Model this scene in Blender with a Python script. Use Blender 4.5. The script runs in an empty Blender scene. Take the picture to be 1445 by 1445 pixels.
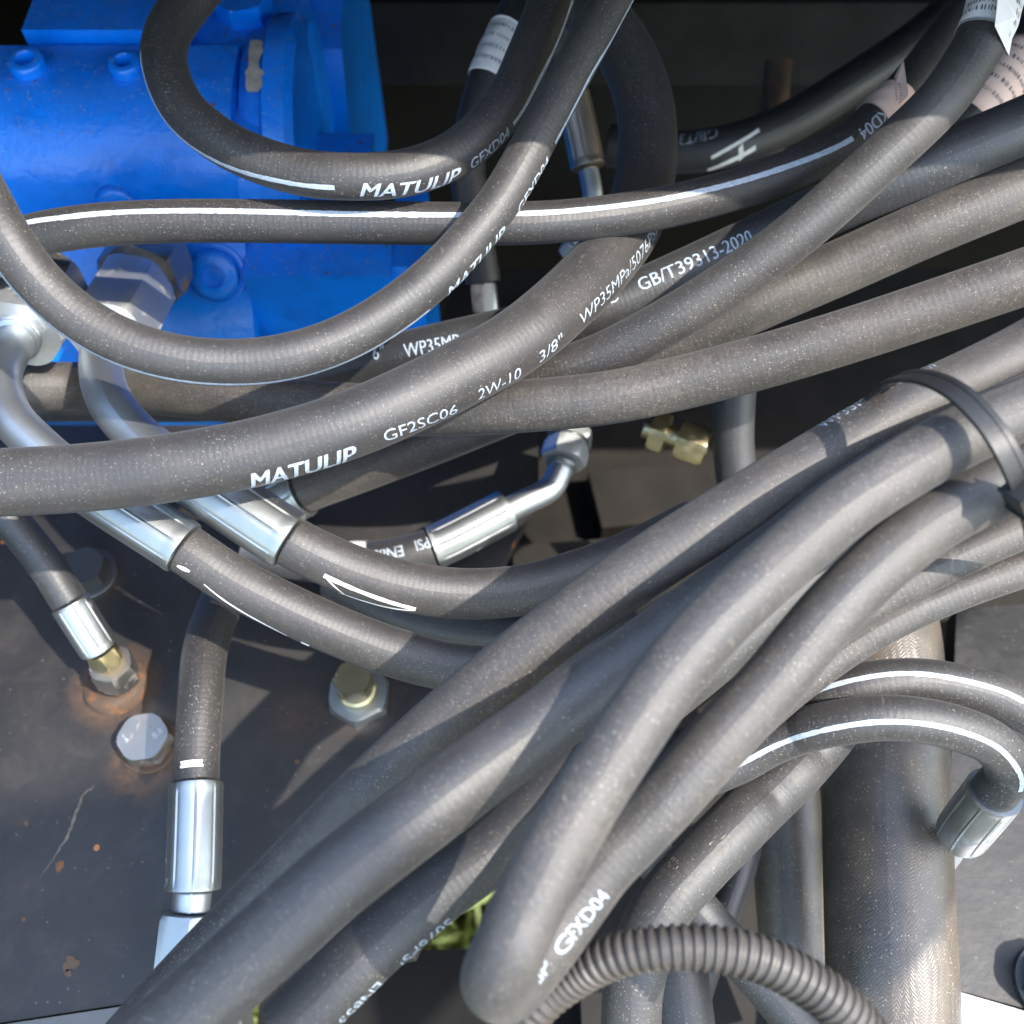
import bpy, bmesh, math, random
import numpy as np
from mathutils import Vector, Matrix
random.seed(7); rng = np.random.default_rng(7)
scene = bpy.context.scene
COL = scene.collection

# ------------------------------------------------------------------ camera, light, exposure
PITCH = math.radians(30)
CAM = np.array((0.0, 0.0, 0.97))
FW = np.array((0, math.sin(PITCH), -math.cos(PITCH)))
UP = np.array((0, math.cos(PITCH), math.sin(PITCH)))
RT = np.array((1.0, 0, 0))
cd = bpy.data.cameras.new('camera'); cam = bpy.data.objects.new('camera', cd); COL.objects.link(cam)
cam.location = CAM; cam.rotation_euler = (PITCH, 0, 0)
cd.sensor_width = 36; cd.lens = 36; cd.clip_start = 0.01; cd.clip_end = 400
cd.dof.use_dof = True; cd.dof.focus_distance = 0.288; cd.dof.aperture_fstop = 12.5
scene.camera = cam

sc = np.array((0.50, 0.21, 0.84)); SUN = sc[0]*RT + sc[1]*UP - sc[2]*FW; SUN = SUN/np.linalg.norm(SUN)
w = bpy.data.worlds.new('World'); scene.world = w; w.use_nodes = True
nt = w.node_tree; bg = nt.nodes['Background']
sky = nt.nodes.new('ShaderNodeTexSky'); sky.sky_type = 'NISHITA'; sky.sun_disc = False
sky.dust_density = 1.8; sky.air_density = 1.6; sky.ozone_density = 2.0; sky.sun_elevation = math.asin(SUN[2]); sky.sun_rotation = math.atan2(SUN[0], SUN[1])
nt.links.new(sky.outputs[0], bg.inputs[0]); bg.inputs[1].default_value = 0.15
sl = bpy.data.lights.new('sun', 'SUN'); so = bpy.data.objects.new('sun', sl); COL.objects.link(so)
sl.energy = 2.0; sl.angle = math.radians(0.6); sl.color = (1.0, 0.94, 0.85)
so.rotation_euler = Vector(SUN).to_track_quat('Z', 'Y').to_euler(); so.location = (1, -1, 3)
scene.view_settings.view_transform = 'Standard'; scene.view_settings.look = 'None'
scene.view_settings.exposure = 2.25; scene.view_settings.gamma = 1

# ------------------------------------------------------------------ rays: pixel of the photograph -> point
def ray(px, py):
    u = (np.asarray(px, float)-722.5)/1445; v = (722.5-np.asarray(py, float))/1445
    return u[..., None]*RT + v[..., None]*UP + FW
def at(px, py, d): return CAM + ray(np.array(px), np.array(py))*np.asarray(d, float)[..., None]
def atz(px, py, z): r = ray(np.array(px), np.array(py)); return CAM + r*((z-CAM[2])/r[2])
def aty(px, py, y): r = ray(np.array(px), np.array(py)); return CAM + r*(y/r[1])

# ------------------------------------------------------------------ materials
def mat(name):
    m = bpy.data.materials.new(name); m.use_nodes = True
    n = m.node_tree.nodes; return m, n, m.node_tree.links, n['Principled BSDF']
def N(n, t, **k):
    x = n.new(t)
    for a, b in k.items():
        if a in ('op',): x.operation = b
        elif hasattr(x, a) and not a.startswith('_'): setattr(x, a, b)
    return x
def inp(x, **k):
    for a, b in k.items(): x.inputs[a.replace('_', ' ')].default_value = b
def ramp(n, l, src, stops):
    r = n.new('ShaderNodeValToRGB'); e = r.color_ramp.elements
    while len(e) < len(stops): e.new(0.5)
    for q, (p, c) in zip(e, stops):
        q.position = p; q.color = (c, c, c, 1) if isinstance(c, (int, float)) else (*c, 1)
    l.new(src, r.inputs[0]); return r.outputs[0]
def mix(n, l, fac, a, b, bt='MIX'):
    x = n.new('ShaderNodeMix'); x.data_type = 'RGBA'; x.blend_type = bt
    for s, v in ((x.inputs[0], fac), (x.inputs[6], a), (x.inputs[7], b)):
        if hasattr(v, 'node'): l.new(v, s)
        elif isinstance(v, tuple): s.default_value = (*v, 1)
        else: s.default_value = v
    return x.outputs[2]
def math_(n, l, op, a, b=0.0):
    x = n.new('ShaderNodeMath'); x.operation = op
    for s, v in ((x.inputs[0], a), (x.inputs[1], b)):
        if hasattr(v, 'node'): l.new(v, s)
        else: s.default_value = v
    return x.outputs[0]
def noise(n, l, vec, scale, detail=4, rough=0.55, dist=0.0):
    x = n.new('ShaderNodeTexNoise'); inp(x, Scale=scale, Detail=detail, Roughness=rough, Distortion=dist)
    if vec is not None: l.new(vec, x.inputs['Vector'])
    return x.outputs['Fac']
def specks(n, l, vec, scale, radius, keep):
    """scattered grains: dots at some of the cell centres"""
    v = n.new('ShaderNodeTexVoronoi'); inp(v, Scale=scale, Randomness=1.0); l.new(vec, v.inputs['Vector'])
    sep = n.new('ShaderNodeSeparateColor'); l.new(v.outputs['Color'], sep.inputs[0])
    rad = math_(n, l, 'MULTIPLY', sep.outputs[1], radius)
    a = math_(n, l, 'LESS_THAN', v.outputs['Distance'], rad)
    b = math_(n, l, 'LESS_THAN', sep.outputs[0], keep)
    return math_(n, l, 'MULTIPLY', a, b)
def bump(n, l, bs, h, strength, dist):
    b = n.new('ShaderNodeBump'); inp(b, Strength=strength, Distance=dist); l.new(h, b.inputs['Height'])
    l.new(b.outputs[0], bs.inputs['Normal']); return b

def rubber(name, base, dust_col, dust, rough=0.46, speck=0.35):
    m, n, l, bs = mat(name)
    tc = n.new('ShaderNodeTexCoord'); ob = tc.outputs['Object']
    big = noise(n, l, ob, 38, 7, 0.68, 0.6)
    fine = noise(n, l, ob, 900, 3, 0.6)
    d = ramp(n, l, big, [(0.34, 0.05), (0.66, 1.0)])
    d2 = math_(n, l, 'MULTIPLY', d, ramp(n, l, fine, [(0.35, 0.3), (0.7, 1.0)]))
    oi = n.new('ShaderNodeObjectInfo'); uv0 = n.new('ShaderNodeUVMap')
    mpu = n.new('ShaderNodeMapping'); l.new(uv0.outputs[0], mpu.inputs[0]); mpu.inputs['Scale'].default_value = (22, 170, 1)
    stx = ramp(n, l, noise(n, l, mpu.outputs[0], 1.0, 5, 0.65, 0.6), [(0.35, 0.35), (0.68, 1.35)])
    d3 = math_(n, l, 'MULTIPLY', math_(n, l, 'MULTIPLY', d2, stx), math_(n, l, 'MULTIPLY', dust, math_(n, l, 'ADD', 0.55, math_(n, l, 'MULTIPLY', oi.outputs['Random'], 0.9))))
    tint = mix(n, l, oi.outputs['Random'], base, tuple(c*1.35 for c in base))
    c = mix(n, l, d3, tint, dust_col)
    s1 = specks(n, l, ob, 950, 0.27, speck*0.7)
    s2 = specks(n, l, ob, 2000, 0.37, speck*1.3)
    s = math_(n, l, 'MULTIPLY', math_(n, l, 'MAXIMUM', s1, s2), ramp(n, l, noise(n, l, ob, 28, 3), [(0.3, 0.12), (0.72, 0.7)]))
    c = mix(n, l, s, c, (0.27, 0.24, 0.20))
    # pale scuffs
    sc_ = n.new('ShaderNodeMapping'); l.new(ob, sc_.inputs[0]); sc_.inputs['Scale'].default_value = (1, 0.35, 0.5)
    sf = ramp(n, l, noise(n, l, sc_.outputs[0], 130, 6, 0.75, 0.8), [(0.66, 0.0), (0.76, 0.55)])
    c = mix(n, l, sf, c, (0.15, 0.14, 0.13))
    l.new(c, bs.inputs['Base Color'])
    r = ramp(n, l, d2, [(0.0, rough), (1.0, rough+0.14)]); l.new(r, bs.inputs['Roughness'])
    bs.inputs['Specular IOR Level'].default_value = 0.7
    bs.inputs['Sheen Weight'].default_value = 0.05; bs.inputs['Sheen Roughness'].default_value = 0.5
        # moulded cloth imprint: fine rings round the hose
    uv = n.new('ShaderNodeUVMap'); wv = n.new('ShaderNodeTexWave'); wv.bands_direction = 'X'
    inp(wv, Scale=190, Distortion=1.2, Detail=1.5); wv.inputs['Detail Scale'].default_value = 0.6; l.new(uv.outputs[0], wv.inputs['Vector'])
    h = math_(n, l, 'ADD', math_(n, l, 'MULTIPLY', wv.outputs['Fac'], 0.16), math_(n, l, 'MULTIPLY', fine, 0.5))
    h = math_(n, l, 'ADD', h, math_(n, l, 'MULTIPLY', s, 0.8))
    h = math_(n, l, 'ADD', h, math_(n, l, 'MULTIPLY', big, 2.2))
    bump(n, l, bs, h, 0.6, 0.00022)
    return m
RUB = rubber('black_rubber', (0.0165, 0.0150, 0.0145), (0.086, 0.073, 0.060), 0.42, 0.53)
RUBD = rubber('dusty_rubber', (0.0205, 0.0182, 0.0168), (0.110, 0.090, 0.071), 0.66, 0.58, 0.45)
RUBC = rubber('clean_rubber', (0.016, 0.016, 0.017), (0.06, 0.056, 0.052), 0.3, 0.48, 0.15)

def metal(name, col, rough, var=0.12, dirt=None, amt=0.0, metallic=1.0, scale=60):
    m, n, l, bs = mat(name)
    tc = n.new('ShaderNodeTexCoord'); ob = tc.outputs['Object']
    a = noise(n, l, ob, scale, 6, 0.65)
    c = mix(n, l, ramp(n, l, a, [(0.3, 0.0), (0.7, 1.0)]), tuple(x*0.82 for x in col), col)
    mp = n.new('ShaderNodeMapping'); l.new(ob, mp.inputs[0]); mp.inputs['Scale'].default_value = (1, 12, 1)
    sc_ = noise(n, l, mp.outputs[0], 420, 3, 0.7)
    r = math_(n, l, 'ADD', rough - var/2, math_(n, l, 'MULTIPLY', sc_, var))
    bs.inputs['Metallic'].default_value = metallic
    if dirt:
        f = ramp(n, l, noise(n, l, ob, scale*1.6, 8, 0.7), [(0.62-amt*0.4, 0.0), (0.72-amt*0.3, 1.0)])
        c = mix(n, l, f, c, dirt); l.new(math_(n, l, 'SUBTRACT', metallic, math_(n, l, 'MULTIPLY', f, 0.9*metallic)), bs.inputs['Metallic'])
        r = math_(n, l, 'ADD', r, math_(n, l, 'MULTIPLY', f, 0.4))
    l.new(c, bs.inputs['Base Color']); l.new(r, bs.inputs['Roughness'])
    bump(n, l, bs, sc_, 0.12, 0.0002)
    return m
ZINC = metal('zinc_plate', (0.47, 0.49, 0.49), 0.43, 0.16, (0.2, 0.19, 0.17), 0.05)
ZINCN = metal('zinc_nut', (0.74, 0.76, 0.76), 0.52, 0.16, (0.3, 0.29, 0.25), 0.05)
COPPER = metal('warm_steel', (0.60, 0.51, 0.43), 0.4, 0.16)
ZINCT = metal('zinc_tube', (0.58, 0.605, 0.62), 0.46, 0.16)
BRASS = metal('yellow_zinc', (0.54, 0.46, 0.27), 0.36, 0.14, (0.16, 0.10, 0.05), 0.1)
STEEL = metal('dull_steel', (0.45, 0.43, 0.40), 0.42, 0.2, (0.22, 0.12, 0.06), 0.2)
RUST = metal('rusty_steel', (0.085, 0.055, 0.037), 0.75, 0.2, (0.15, 0.066, 0.028), 0.25, metallic=0.15, scale=140)
DBOLT = metal('dark_bolt', (0.12, 0.12, 0.12), 0.42, 0.2, metallic=0.7)
BARG = metal('grey_steel_bar', (0.11, 0.11, 0.11), 0.5, 0.2, (0.08, 0.07, 0.06), 0.1, metallic=0.3)
BAR = metal('pale_steel_bar', (0.62, 0.62, 0.62), 0.45, 0.2, (0.45, 0.42, 0.38), 0.1, metallic=0.35)

def simple(name, col, rough, spec=0.5, bscale=None, bstr=0.2, var=0.0, vscale=60, metallic=0):
    m, n, l, bs = mat(name)
    tc = n.new('ShaderNodeTexCoord')
    a = noise(n, l, tc.outputs['Object'], vscale, 5, 0.6)
    c = mix(n, l, ramp(n, l, a, [(0.3, 0.0), (0.7, 1.0)]), tuple(x*(1-var) for x in col), tuple(min(1, x*(1+var)) for x in col))
    l.new(c, bs.inputs['Base Color']); bs.inputs['Roughness'].default_value = rough
    bs.inputs['Specular IOR Level'].default_value = spec; bs.inputs['Metallic'].default_value = metallic
    if bscale: bump(n, l, bs, noise(n, l, tc.outputs['Object'], bscale, 4), bstr, 0.0005)
    return m
INK = simple('white_ink', (0.35, 0.40, 0.45), 0.55, 0.4, 2500, 0.2, 0.18, 900)
def worn():
    n = INK.node_tree.nodes; l = INK.node_tree.links; bs = n['Principled BSDF']; src = bs.inputs['Base Color'].links[0].from_socket
    tc = n.new('ShaderNodeTexCoord'); f = ramp(n, l, noise(n, l, tc.outputs['Object'], 1500, 5, 0.75), [(0.55, 0.0), (0.66, 0.85)])
    g = ramp(n, l, noise(n, l, tc.outputs['Object'], 160, 4, 0.6), [(0.35, 0.25), (0.7, 1.0)])
    l.new(mix(n, l, math_(n, l, 'MULTIPLY', f, g), src, (0.035, 0.033, 0.032)), bs.inputs['Base Color'])
worn()
CHALK = simple('paint_marker', (0.74, 0.73, 0.70), 0.6, 0.3, 1200, 0.4, 0.1, 400)
PAPER = simple('paper_label', (0.74, 0.70, 0.66), 0.65, 0.3, 300, 0.2, 0.06, 90)
PAPERW = simple('stained_paper_label', (0.74, 0.52, 0.42), 0.65, 0.3, 300, 0.2, 0.08, 90)
PRINT = simple('dark_print', (0.07, 0.07, 0.10), 0.6)
NYLON = simple('black_nylon', (0.012, 0.0115, 0.011), 0.5, 0.5, 700, 0.15, 0.2)
PLASTIC = simple('grey_black_plastic', (0.046, 0.039, 0.033), 0.5, 0.5, 900, 0.15, 0.35, 120)
DARK = simple('dark_frame_paint', (0.006, 0.0056, 0.005), 0.8, 0.2, 300, 0.3, 0.3, 30)
BEAM = simple('worn_black_beam', (0.008, 0.0075, 0.007), 0.7, 0.3, 120, 0.6, 0.6, 40)
DARKB = simple('dark_brown_steel', (0.013, 0.011, 0.009), 0.65, 0.25, 260, 0.3, 0.35, 40)
SCR = simple('scratched_paint', (0.10, 0.085, 0.07), 0.6, 0.4, 500, 0.3, 0.4, 300)
PATCH = simple('bare_paint_chip', (0.30, 0.26, 0.22), 0.6, 0.4, 500, 0.3, 0.3, 300)
GRASSM = simple('grass_blades', (0.36, 0.38, 0.12), 0.6, 0.3, None, 0, 0.5, 12)
SOIL = simple('ground_soil', (0.045, 0.042, 0.03), 0.9, 0.2, 30, 0.6, 0.5, 5)

def blue_paint():
    m, n, l, bs = mat('blue_machine_paint')
    tc = n.new('ShaderNodeTexCoord'); ob = tc.outputs['Object']
    a = noise(n, l, ob, 25, 5, 0.6)
    c = mix(n, l, ramp(n, l, a, [(0.3, 0.0), (0.7, 1.0)]), (0.0005, 0.165, 0.70), (0.0005, 0.22, 0.88))
    g = n.new('ShaderNodeNewGeometry'); sx = n.new('ShaderNodeSeparateXYZ'); l.new(g.outputs['Normal'], sx.inputs[0])
    top = ramp(n, l, sx.outputs[2], [(0.55, 0.0), (0.95, 1.0)])
    du = math_(n, l, 'MULTIPLY', top, ramp(n, l, noise(n, l, ob, 120, 6, 0.7), [(0.35, 0.04), (0.75, 0.30)]))
    c = mix(n, l, du, c, (0.10, 0.13, 0.19))
    s = math_(n, l, 'MULTIPLY', specks(n, l, ob, 850, 0.3, 0.45), math_(n, l, 'ADD', 0.12, math_(n, l, 'MULTIPLY', top, 0.8)))
    c = mix(n, l, s, c, (0.33, 0.27, 0.22))
    s2 = math_(n, l, 'MULTIPLY', specks(n, l, ob, 300, 0.27, 0.16), top)
    c = mix(n, l, s2, c, (0.17, 0.08, 0.045))
    l.new(c, bs.inputs['Base Color'])
    l.new(math_(n, l, 'ADD', 0.25, math_(n, l, 'MULTIPLY', du, 0.9)), bs.inputs['Roughness'])
    gr = ramp(n, l, noise(n, l, ob, 33, 6, 0.7, 0.5), [(0.5, 0.0), (0.75, 0.5)]); c = mix(n, l, gr, c, (0.002, 0.07, 0.30))
    ch = ramp(n, l, noise(n, l, ob, 85, 7, 0.72), [(0.735, 0.0), (0.75, 0.9)]); c = mix(n, l, ch, c, (0.16, 0.14, 0.12)); l.new(c, bs.inputs['Base Color'])
    h = math_(n, l, 'ADD', noise(n, l, ob, 160, 4, 0.55), math_(n, l, 'MULTIPLY', s2, 0.6)); h = math_(n, l, 'SUBTRACT', h, math_(n, l, 'MULTIPLY', ch, 0.5)); h = math_(n, l, 'ADD', h, math_(n, l, 'MULTIPLY', noise(n, l, ob, 600, 3), 0.35))
    h = math_(n, l, 'ADD', h, math_(n, l, 'MULTIPLY', noise(n, l, ob, 45, 3), 1.8))
    bump(n, l, bs, h, 0.5, 0.0008)
    return m
BLUE = blue_paint()

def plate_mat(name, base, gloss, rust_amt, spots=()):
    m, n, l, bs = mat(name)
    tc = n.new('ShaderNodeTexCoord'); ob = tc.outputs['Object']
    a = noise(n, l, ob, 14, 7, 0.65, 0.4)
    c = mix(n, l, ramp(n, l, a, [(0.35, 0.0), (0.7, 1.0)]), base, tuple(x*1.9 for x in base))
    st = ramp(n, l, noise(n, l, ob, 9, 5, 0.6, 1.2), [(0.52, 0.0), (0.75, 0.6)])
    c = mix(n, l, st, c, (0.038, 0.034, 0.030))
    # fine pale scratches in two directions
    for k, (ang, sc_) in enumerate(((0.7, (60, 900, 60)), (2.2, (40, 700, 40)))):
        mp = n.new('ShaderNodeMapping'); l.new(ob, mp.inputs[0]); mp.inputs['Rotation'].default_value = (0, 0, ang); mp.inputs['Scale'].default_value = sc_
        f = ramp(n, l, noise(n, l, mp.outputs[0], 1.0, 3, 0.6, 0.3), [(0.70, 0.0), (0.80, 0.35)])
        c = mix(n, l, f, c, (0.16, 0.15, 0.14))
    s = specks(n, l, ob, 520, 0.24, 0.14); c = mix(n, l, math_(n, l, 'MULTIPLY', s, 0.5), c, (0.16, 0.14, 0.12))
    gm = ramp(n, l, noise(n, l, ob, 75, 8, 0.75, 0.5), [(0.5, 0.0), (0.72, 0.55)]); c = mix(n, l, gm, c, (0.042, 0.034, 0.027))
    s = specks(n, l, ob, 60, 0.10, 0.5*rust_amt); c = mix(n, l, s, c, (0.34, 0.12, 0.03))
    s = specks(n, l, ob, 17, 0.11, 0.6*rust_amt); c = mix(n, l, s, c, (0.30, 0.14, 0.05))
    wob = noise(n, l, ob, 150, 6, 0.7)
    for (x, y, r0, kk) in spots:
        q = atz(x, y, 0.60); vm = n.new('ShaderNodeVectorMath'); vm.operation = 'DISTANCE'; l.new(ob, vm.inputs[0]); vm.inputs[1].default_value = tuple(q)
        dd = math_(n, l, 'ADD', vm.outputs['Value'], math_(n, l, 'MULTIPLY', math_(n, l, 'SUBTRACT', wob, 0.5), r0*1.5))
        f = ramp(n, l, math_(n, l, 'DIVIDE', dd, r0*1.25), [(0.60, kk), (0.8, kk*0.55), (1.0, 0.0)])
        c = mix(n, l, f, c, mix(n, l, ramp(n, l, wob, [(0.42, 0.0), (0.6, 1.0)]), (0.040, 0.026, 0.018), (0.095, 0.050, 0.026)))
    l.new(c, bs.inputs['Base Color'])
    l.new(ramp(n, l, noise(n, l, ob, 30, 5), [(0.3, gloss), (0.7, gloss+0.18)]), bs.inputs['Roughness'])
    h = math_(n, l, 'ADD', noise(n, l, ob, 220, 4), math_(n, l, 'MULTIPLY', s, 1.5))
    bump(n, l, bs, h, 0.25, 0.0006)
    return m
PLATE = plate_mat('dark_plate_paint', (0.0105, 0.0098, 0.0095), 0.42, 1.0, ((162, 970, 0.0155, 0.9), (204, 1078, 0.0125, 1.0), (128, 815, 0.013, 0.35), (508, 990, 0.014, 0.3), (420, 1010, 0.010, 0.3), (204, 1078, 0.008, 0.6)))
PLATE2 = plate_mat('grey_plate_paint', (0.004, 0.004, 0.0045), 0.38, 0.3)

def woven():
    m, n, l, bs = mat('woven_sleeve')
    tc = n.new('ShaderNodeTexCoord'); ob = tc.outputs['Object']; uv = n.new('ShaderNodeUVMap')
    nz = n.new('ShaderNodeTexNoise'); inp(nz, Scale=70, Detail=2); l.new(uv.outputs[0], nz.inputs['Vector'])
    va = n.new('ShaderNodeVectorMath'); va.operation = 'MULTIPLY_ADD'; l.new(nz.outputs['Color'], va.inputs[0]); va.inputs[1].default_value = (0.007,)*3; l.new(uv.outputs[0], va.inputs[2])
    sp = n.new('ShaderNodeSeparateXYZ'); l.new(va.outputs[0], sp.inputs[0])
    pg = math_(n, l, 'PINGPONG', sp.outputs[1], 0.0013)
    tw = math_(n, l, 'SINE', math_(n, l, 'MULTIPLY', math_(n, l, 'ADD', sp.outputs[0], pg), 2*math.pi/0.00105))
    gr = math_(n, l, 'LESS_THAN', pg, 0.00018)
    c = mix(n, l, ramp(n, l, noise(n, l, ob, 50, 5), [(0.3, 0.0), (0.7, 1.0)]), (0.040, 0.034, 0.029), (0.125, 0.096, 0.068))
    s = math_(n, l, 'MAXIMUM', specks(n, l, ob, 900, 0.27, 0.4), specks(n, l, ob, 1500, 0.3, 0.5))
    c = mix(n, l, math_(n, l, 'MULTIPLY', s, 0.75), c, (0.34, 0.27, 0.2))
    c = mix(n, l, math_(n, l, 'MULTIPLY', math_(n, l, 'ADD', math_(n, l, 'MULTIPLY', tw, -0.5), 0.5), 0.35), c, (0.012, 0.011, 0.010))
    l.new(c, bs.inputs['Base Color']); bs.inputs['Roughness'].default_value = 0.40; bs.inputs['Specular IOR Level'].default_value = 0.65
    h = math_(n, l, 'SUBTRACT', math_(n, l, 'MULTIPLY', tw, 0.5), gr)
    h = math_(n, l, 'MULTIPLY', h, ramp(n, l, noise(n, l, ob, 60, 4), [(0.3, 0.25), (0.7, 1.0)])); h = math_(n, l, 'ADD', h, math_(n, l, 'MULTIPLY', noise(n, l, ob, 260, 4), 1.6))
    bump(n, l, bs, h, 0.27, 0.00022)
    return m
WOVEN = woven()

# ------------------------------------------------------------------ object helpers
ORI = {}
def link(name, me, parent=None, mats=(), loc=None):
    o = bpy.data.objects.new(name, me); COL.objects.link(o)
    for m in mats: me.materials.append(m)
    if parent is not None: o.parent = parent; ORI[o.name] = ORI[parent.name]
    else:
        ORI[o.name] = np.zeros(3) if loc is None else np.array(loc, float); o.location = ORI[o.name]
    return o
def build(name, V, F, m, parent=None, smooth=True, loc=None, uv=None):
    V = np.asarray(V, float)
    off = ORI[parent.name] if parent is not None else (np.zeros(3) if loc is None else np.array(loc, float))
    me = bpy.data.meshes.new(name); me.from_pydata((V-off).tolist(), [], [list(map(int, f)) for f in F]); me.update()
    if smooth: me.polygons.foreach_set('use_smooth', [True]*len(me.polygons))
    if uv is not None:
        ul = me.uv_layers.new(name='UVMap'); li = np.zeros(len(me.loops), int); me.loops.foreach_get('vertex_index', li)
        ul.data.foreach_set('uv', np.asarray(uv, float)[li].ravel())
    return link(name, me, parent, (m,), loc)
def build_bm(name, bm, m, parent=None, loc=None, smooth=False, bevel=0, segs=2):
    if bevel:
        bmesh.ops.bevel(bm, geom=[e for e in bm.edges if len(e.link_faces) == 2 and e.calc_face_angle(0) > 0.35], offset=bevel, segments=segs, profile=0.6, affect='EDGES', clamp_overlap=True)
        smooth = True
    off = ORI[parent.name] if parent is not None else (np.zeros(3) if loc is None else np.array(loc, float))
    bmesh.ops.translate(bm, verts=bm.verts, vec=Vector(-off))
    bmesh.ops.recalc_face_normals(bm, faces=bm.faces)
    me = bpy.data.meshes.new(name); bm.to_mesh(me); bm.free()
    if smooth:
        me.polygons.foreach_set('use_smooth', [True]*len(me.polygons))
        me.set_sharp_from_angle(angle=math.radians(38))
    return link(name, me, parent, (m,), loc)
def tag(o, label=None, cat=None, group=None, kind=None):
    if label: o['label'] = label
    if cat: o['category'] = cat
    if group: o['group'] = group
    if kind: o['kind'] = kind
    return o
def empty(name, loc):
    o = bpy.data.objects.new(name, None); COL.objects.link(o); o.location = loc; o.empty_display_size = 0.01; ORI[o.name] = np.array(loc, float); return o
def bm_poly_prism(top, depth_vec):
    """closed prism: polygon (points) pushed along depth_vec"""
    bm = bmesh.new(); a = [bm.verts.new(p) for p in top]; b = [bm.verts.new(np.array(p)+np.array(depth_vec)) for p in top]
    bm.faces.new(a); bm.faces.new(b[::-1])
    for i in range(len(a)): j = (i+1) % len(a); bm.faces.new((a[j], a[i], b[i], b[j]))
    return bm
def bm_box(lo, hi):
    x0, y0, z0 = lo; x1, y1, z1 = hi
    return bm_poly_prism([(x0, y0, z1), (x1, y0, z1), (x1, y1, z1), (x0, y1, z1)], (0, 0, z0-z1))
def frame_of(ax):
    ax = np.asarray(ax, float)/np.linalg.norm(ax); t = np.array((0, 0, 1.0)) if abs(ax[2]) < 0.9 else np.array((1.0, 0, 0))
    a = np.cross(t, ax); a /= np.linalg.norm(a); return a, np.cross(ax, a), ax
def lathe(c, ax, prof, nseg=40, shape=None, rot=0.0, close=True):
    """prof: (height along axis, radius); shape(theta) scales radius"""
    a, b, ax = frame_of(ax); V = []; F = []
    th = np.arange(nseg)*2*math.pi/nseg + rot
    for k, (h, r) in enumerate(prof):
        s = np.ones(nseg) if shape is None else shape(th-rot, k)
        V.append(np.asarray(c)+ax*h + (np.cos(th)*s*r)[:, None]*a + (np.sin(th)*s*r)[:, None]*b)
    V = np.concatenate(V)
    for k in range(len(prof)-1):
        for i in range(nseg):
            j = (i+1) % nseg; F.append((k*nseg+i, k*nseg+j, (k+1)*nseg+j, (k+1)*nseg+i))
    if close:
        F.append(tuple(range(nseg))[::-1]); F.append(tuple((len(prof)-1)*nseg+i for i in range(nseg)))
    return V, F
def hexs(th): 
    q = (th + math.pi/6) % (math.pi/3) - math.pi/6
    return 0.866/np.cos(q)
def hex_shape(nr, ends=True):
    """hexagon whose end rings are chamfered round"""
    def f(th, k):
        h = hexs(th)
        return np.minimum(h, 0.90) / 0.90*0.90 if k in nr else h
    return f
def hex_prism(name, c, ax, r, h, m, parent=None, rot=0.0, both=True, loc=None):
    """hexagonal nut / bolt head with the corners turned off at the ends"""
    ch = r*0.16
    prof = [(0, r), (ch if both else 0.0001, r), (h-ch, r), (h, r)]
    def f(th, k):
        hx = hexs(th)
        if k == 3 or (k == 0 and both): return np.minimum(hx, 0.91)
        return hx
    # corners come down lower than flats: add rings
    V, F = lathe(c, ax, prof, 48, f, rot)
    o = build(name, V, F, m, parent, True, loc)
    o.data.set_sharp_from_angle(angle=math.radians(24)); return o

# ------------------------------------------------------------------ hose paths
def catmull(P, per=24):
    P = np.asarray(P, float); Q = np.vstack([2*P[0]-P[1], P, 2*P[-1]-P[-2]]); out = []; idx = []
    for i in range(1, len(Q)-2):
        p0, p1, p2, p3 = Q[i-1:i+3]
        tt = [0.0]
        for a, b in ((p0, p1), (p1, p2), (p2, p3)): tt.append(tt[-1] + max(1e-6, np.linalg.norm((b-a)[:2]))**0.5)
        t0, t1, t2, t3 = tt
        for k in range(per):
            t = t1+(t2-t1)*k/per
            A1 = (t1-t)/(t1-t0)*p0+(t-t0)/(t1-t0)*p1; A2 = (t2-t)/(t2-t1)*p1+(t-t1)/(t2-t1)*p2; A3 = (t3-t)/(t3-t2)*p2+(t-t2)/(t3-t2)*p3
            B1 = (t2-t)/(t2-t0)*A1+(t-t0)/(t2-t0)*A2; B2 = (t3-t)/(t3-t1)*A2+(t-t1)/(t3-t1)*A3
            out.append((t2-t)/(t2-t1)*B1+(t-t1)/(t2-t1)*B2); idx.append(i-1+k/per)
    out.append(P[-1]); idx.append(len(P)-1)
    return np.array(out), np.array(idx)

class Path:
    """centre line given by photo pixel and distance; segs give width in pixels"""
    def __init__(s, key, rank, pts, segs, selfcol=False):
        s.key = key; s.rank = rank; s.segs = segs; s.selfcol = selfcol
        C, I = catmull(pts)
        L = np.concatenate([[0], np.cumsum(np.linalg.norm(np.diff(C*np.array((1, 1, 3000.0)), axis=0), axis=1))])
        n = max(8, int(L[-1]/9)); q = np.linspace(0, L[-1], n)
        s.p = np.stack([np.interp(q, L, C[:, k]) for k in range(2)], 1); s.d = np.interp(q, L, C[:, 2]); s.d0 = s.d.copy()
        s.i = np.interp(q, L, I); s.q = q; s.npts = len(pts)
        s.w = np.zeros(n)
        for g in segs:
            a, b = g['a'], g['b'] if g['b'] is not None else s.npts-1
            g['b'] = b; ww = g['w'] if isinstance(g['w'], (tuple, list)) else (g['w'], g['w'])
            msk = (s.i >= a-1e-6) & (s.i <= b+1e-6)
            s.w[msk] = np.maximum(s.w[msk], np.interp(s.i[msk], np.linspace(a, b, len(ww)), ww))
        s.w[s.w == 0] = 40
PATHS = {}
def P(key, rank, pts, segs=None, w=None, **k):
    if segs is None: segs = [dict(k='hose', a=0, b=None, w=w)]
    PATHS[key] = Path(key, rank, pts, segs, **k)

S = lambda k, a, b, w, **o: dict(k=k, a=a, b=b, w=w, **o)
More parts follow.
